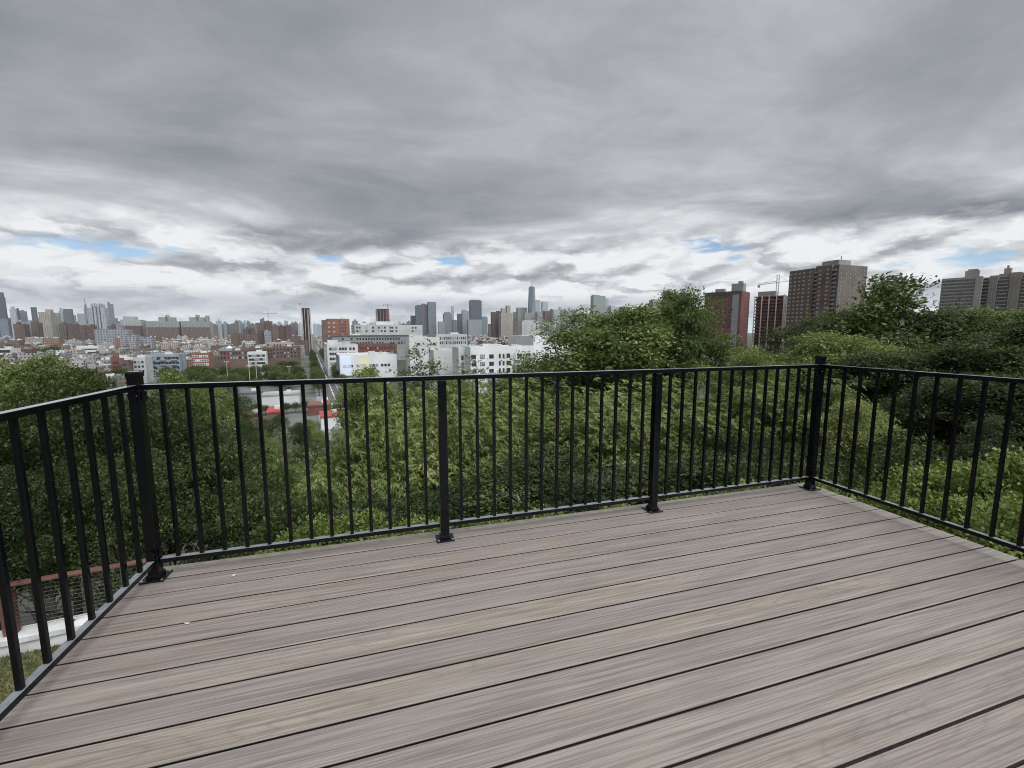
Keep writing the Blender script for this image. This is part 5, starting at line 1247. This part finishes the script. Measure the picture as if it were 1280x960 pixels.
ROOFS = {'white': 'roof_w', 'grey': 'roof_g', 'tan': 'roof_t', 'black': 'roof_k'}
def low_block(b, w, d, h, rg, mi=(0, 1, 2)):
    b.box(-w/2, 0, -1, w/2, d, h, mi[0]); b.box(-w/2+.35, .35, h+.004, w/2-.35, d-.35, h+.05, mi[1])
    t = .34
    for (x0, y0, x1, y1) in ((-w/2, 0, w/2, t), (-w/2, d-t, w/2, d), (-w/2, t, -w/2+t, d-t), (w/2-t, t, w/2, d-t)): b.box(x0, y0, h+.002, x1, y1, h+.75, mi[0])
    for _ in range(rg.randint(1, 4)):
        bw, bd, bh = rg.uniform(1.5, 4.5), rg.uniform(1.5, 4), rg.uniform(1., 3.2)
        cx, cy = rg.uniform(-w/2+3, w/2-3) if w > 8 else 0, rg.uniform(3, max(3.5, d-3)); b.cbox(cx, cy, h+.06, bw, bd, bh, mi[2])
rg = random.Random(99)
ROWS = [v for v in np.arange(385, 2300, 1)]
fill = []; v = 392.
while v < 2600:
    d = rg.uniform(14, 22); step = d + rg.uniform(8, 20) if v < 1000 else d + rg.uniform(16, 36)
    u = col_u(-45, 430, v); uend = col_u(690, 425, v)
    while u < uend:
        w = rg.choice([rg.uniform(8, 13), rg.uniform(10, 18), rg.uniform(14, 30)]); hh = rg.choice([rg.uniform(8.5, 12), rg.uniform(11, 15), rg.uniform(13, 20)])
        if v > 900 and rg.random() < .12: hh *= 1.6
        bad = (AU-15 < u+w and u < AU+15) or any(u < f[1] and u+w > f[0] and v < f[3] and v+d > f[2] for f in FOOT)
        # keep clear of the sight lines to the park and street in the middle
        px_mid = (u+w/2)/v
        if v < 520 and -.30 < px_mid < .16: bad = True
        if 0.02 < px_mid < .62 and v < 900: bad = True
        if rg.random() < .13: bad = True
        if not bad: fill.append((u+w/2, v, w, d, hh))
        u += w + (rg.uniform(0, 1.5) if rg.random() < .8 else rg.uniform(6, 16))
    v += step
fill.sort(key=lambda f: f[1])
indiv, rest = fill[:290], fill[290:]
for (u, v, w, d, hh) in indiv:
    wk = rg.choice(['red brick', 'brown brick', 'brown brick', 'tan', 'tan', 'grey', 'grey', 'white', 'salmon', 'pale blue']); rk = rg.choice(['white', 'white', 'grey', 'tan', 'tan', 'black'])
    b = MB(); low_block(b, w, d, hh, rg)
    o = b.build('city_building', [WALLS[wk], M[ROOFS[rk]], M[rg.choice(['offwhite', 'graypanel', 'brownbrick'])]])
    x, y = uv2xy(u, v); o.location = (x, y, CITY); o.rotation_euler = (0, 0, -GA)
    if rg.random() < .17 and w > 9:
        q = MB(); tx, ty, r0 = rg.uniform(-w*.3, w*.3), d*.5, rg.uniform(1.2, 1.7); zb = hh+.06
        for sx in (-.8, .8):
            for sy in (-.8, .8): q.box(tx+sx-.1, ty+sy-.1, zb, tx+sx+.1, ty+sy+.1, zb+3.2)
        q.disc((tx, ty), r0, zb+3.21, zb+6.4, 12); q.disc((tx, ty), r0+.1, zb+6.41, zb+7.5, 12, r2=.1); q.build('water_tank', M['tankwood'], o)
    size = 'narrow' if w < 14 else ('broad' if w < 25 else 'long'); part = 'nearer' if v < 620 else 'farther'
    lab = f'{size} {wk} walled low building with {rk} flat roof among the {part} crowded rooftops'
    tag(o, lab, 'building', f'{size} {wk} low buildings with {rk} roofs, {part}')
mb = MB(); wl = list(WALLS.values()); rf = [M['roof_w'], M['roof_g'], M['roof_t'], M['roof_k'], M['offwhite']]
class Off:                                       # puts a local block at its place in the merged far quarter
    def __init__(s, mbx, u, v): s.b = mbx; s.u = u; s.v = v
    def box(s, x0, y0, z0, x1, y1, z1, mi=0): s.b.box(s.u+x0, s.v+y0, z0, s.u+x1, s.v+y1, z1, mi)
    def cbox(s, cx, cy, z0, w, d, h, mi=0): s.box(cx-w/2, cy-d/2, z0, cx+w/2, cy+d/2, z0+h, mi)
for (u, v, w, d, hh) in rest:
    low_block(Off(mb, u, v), w, d, hh, rg, (rg.randrange(len(wl)), len(wl)+rg.choice([0, 0, 1, 2, 2, 3]), len(wl)+4))
if rest:
    o = mb.build('distant_rooftops', wl+rf, None, 'stuff'); o.location = (0, 0, CITY); o.rotation_euler = (0, 0, -GA)
# street trees
me, tm, hgt, wd = PROTO['street']
tr = random.Random(8); nt_ = 0
def ctree(u, v, top, wid, lab, grp):
    x, y = uv2xy(u, v); o = empty('street_tree', (x, y, CITY), tr.uniform(0, 6), lab, 'tree', grp)
    for nm, m_ in (('trunk', tm), ('crown', me)):
        c = bpy.data.objects.new(nm, m_); COL.objects.link(c); c.parent = o; c.scale = (wid/wd, wid/wd, top/hgt)
for i in range(46):                              # park left of the avenue
    px = tr.uniform(225, 378); v = tr.uniform(330, 455); u = col_u(px, 455, v)
    if any(u-3 < f[1] and u+3 > f[0] and v-3 < f[3] and v+3 > f[2] for f in FOOT) or u > AU-14: continue
    ctree(u, v, tr.uniform(8, 13), tr.uniform(8, 12), 'dark green park tree in the grove left of the avenue', 'park trees left of the avenue')
for i in range(34):
    v = tr.uniform(760, 1250); u = col_u(tr.uniform(-15, 72), 430, v)
    if any(u-3 < f[1] and u+3 > f[0] and v-3 < f[3] and v+3 > f[2] for f in FOOT): continue
    ctree(u, v, tr.uniform(17, 23), tr.uniform(16, 24), 'large dark tree in the tree belt among the rooftops at far left', 'tree belt at far left')
for i in range(170):
    v = tr.uniform(420, 1300); u = col_u(tr.uniform(-20, 370), 440, v)
    if any(u-3 < f[1] and u+3 > f[0] and v-3 < f[3] and v+3 > f[2] for f in FOOT) or abs(u-AU) < 13: continue
    if any(abs(u-f[0]) < f[2]/2+3 and f[1]-3 < v < f[1]+f[3]+3 for f in fill): continue
    ctree(u, v, tr.uniform(9, 15), tr.uniform(9, 15), 'dark green tree standing between the crowded rooftops at left', 'trees between the crowded rooftops')
for k in range(16):
    ctree(-62+k*4.2+tr.uniform(-1, 1), 240+tr.uniform(-2, 2), tr.uniform(4, 6.5), tr.uniform(4.5, 6.5), 'low dark street tree in the row along the cross street behind the red roofs', 'low trees along the cross street')
for v in np.arange(285, 900, 14.):
    for s in (-1, 1):
        if tr.random() < .75: ctree(AU+s*8.3, v+tr.uniform(-3, 3), tr.uniform(8, 13), tr.uniform(7, 10), f'street tree in the row along the {"left" if s < 0 else "right"} pavement of the avenue', f'street trees along the {"left" if s < 0 else "right"} pavement')
for i in range(26):
    px = tr.uniform(565, 660); v = tr.uniform(300, 480); u = col_u(px, 430, v)
    if any(u-3 < f[1] and u+3 > f[0] and v-3 < f[3] and v+3 > f[2] for f in FOOT): continue
    ctree(u, v, tr.uniform(16, 22), tr.uniform(10, 14), 'dark tree behind the roof of the modern white block', 'trees behind the modern white block')

# ------------------------------------------------------------------ air
def make_haze():
    b = MB(); b.box(-6500, -300, CITY-6, 9000, 7600, 620)
    m = bpy.data.materials.new('haze_air'); m.use_nodes = True; nt = m.node_tree; nt.nodes.clear()
    out = N(nt, 'ShaderNodeOutputMaterial'); pv = N(nt, 'ShaderNodeVolumePrincipled')
    pv.inputs['Color'].default_value = (.90, .94, 1., 1); pv.inputs['Density'].default_value = HAZE; pv.inputs['Anisotropy'].default_value = .0
    L(nt, pv.outputs[0], out.inputs['Volume'])
    o = b.build('haze', m, None, 'stuff')
HAZE = 1.5e-5
import os
if HAZE: make_haze()

# ------------------------------------------------------------------ render settings
SC.render.engine = 'CYCLES'
c = SC.cycles
c.use_denoising = True
try: c.denoiser = 'OPENIMAGEDENOISE'
except Exception: pass
c.max_bounces = 6; c.diffuse_bounces = 2; c.filter_width = 1.05; c.pixel_filter_type = 'BLACKMAN_HARRIS'; c.glossy_bounces = 2; c.transmission_bounces = 3; c.volume_bounces = 0; c.transparent_max_bounces = 4
c.sample_clamp_indirect = 6.
c.use_adaptive_sampling = True; c.adaptive_threshold = .01
vs = SC.view_settings
vs.view_transform = 'Standard'; vs.look = 'None'; vs.gamma = 1.; vs.use_curve_mapping = False; vs.exposure = 0.
SC.render.film_transparent = False
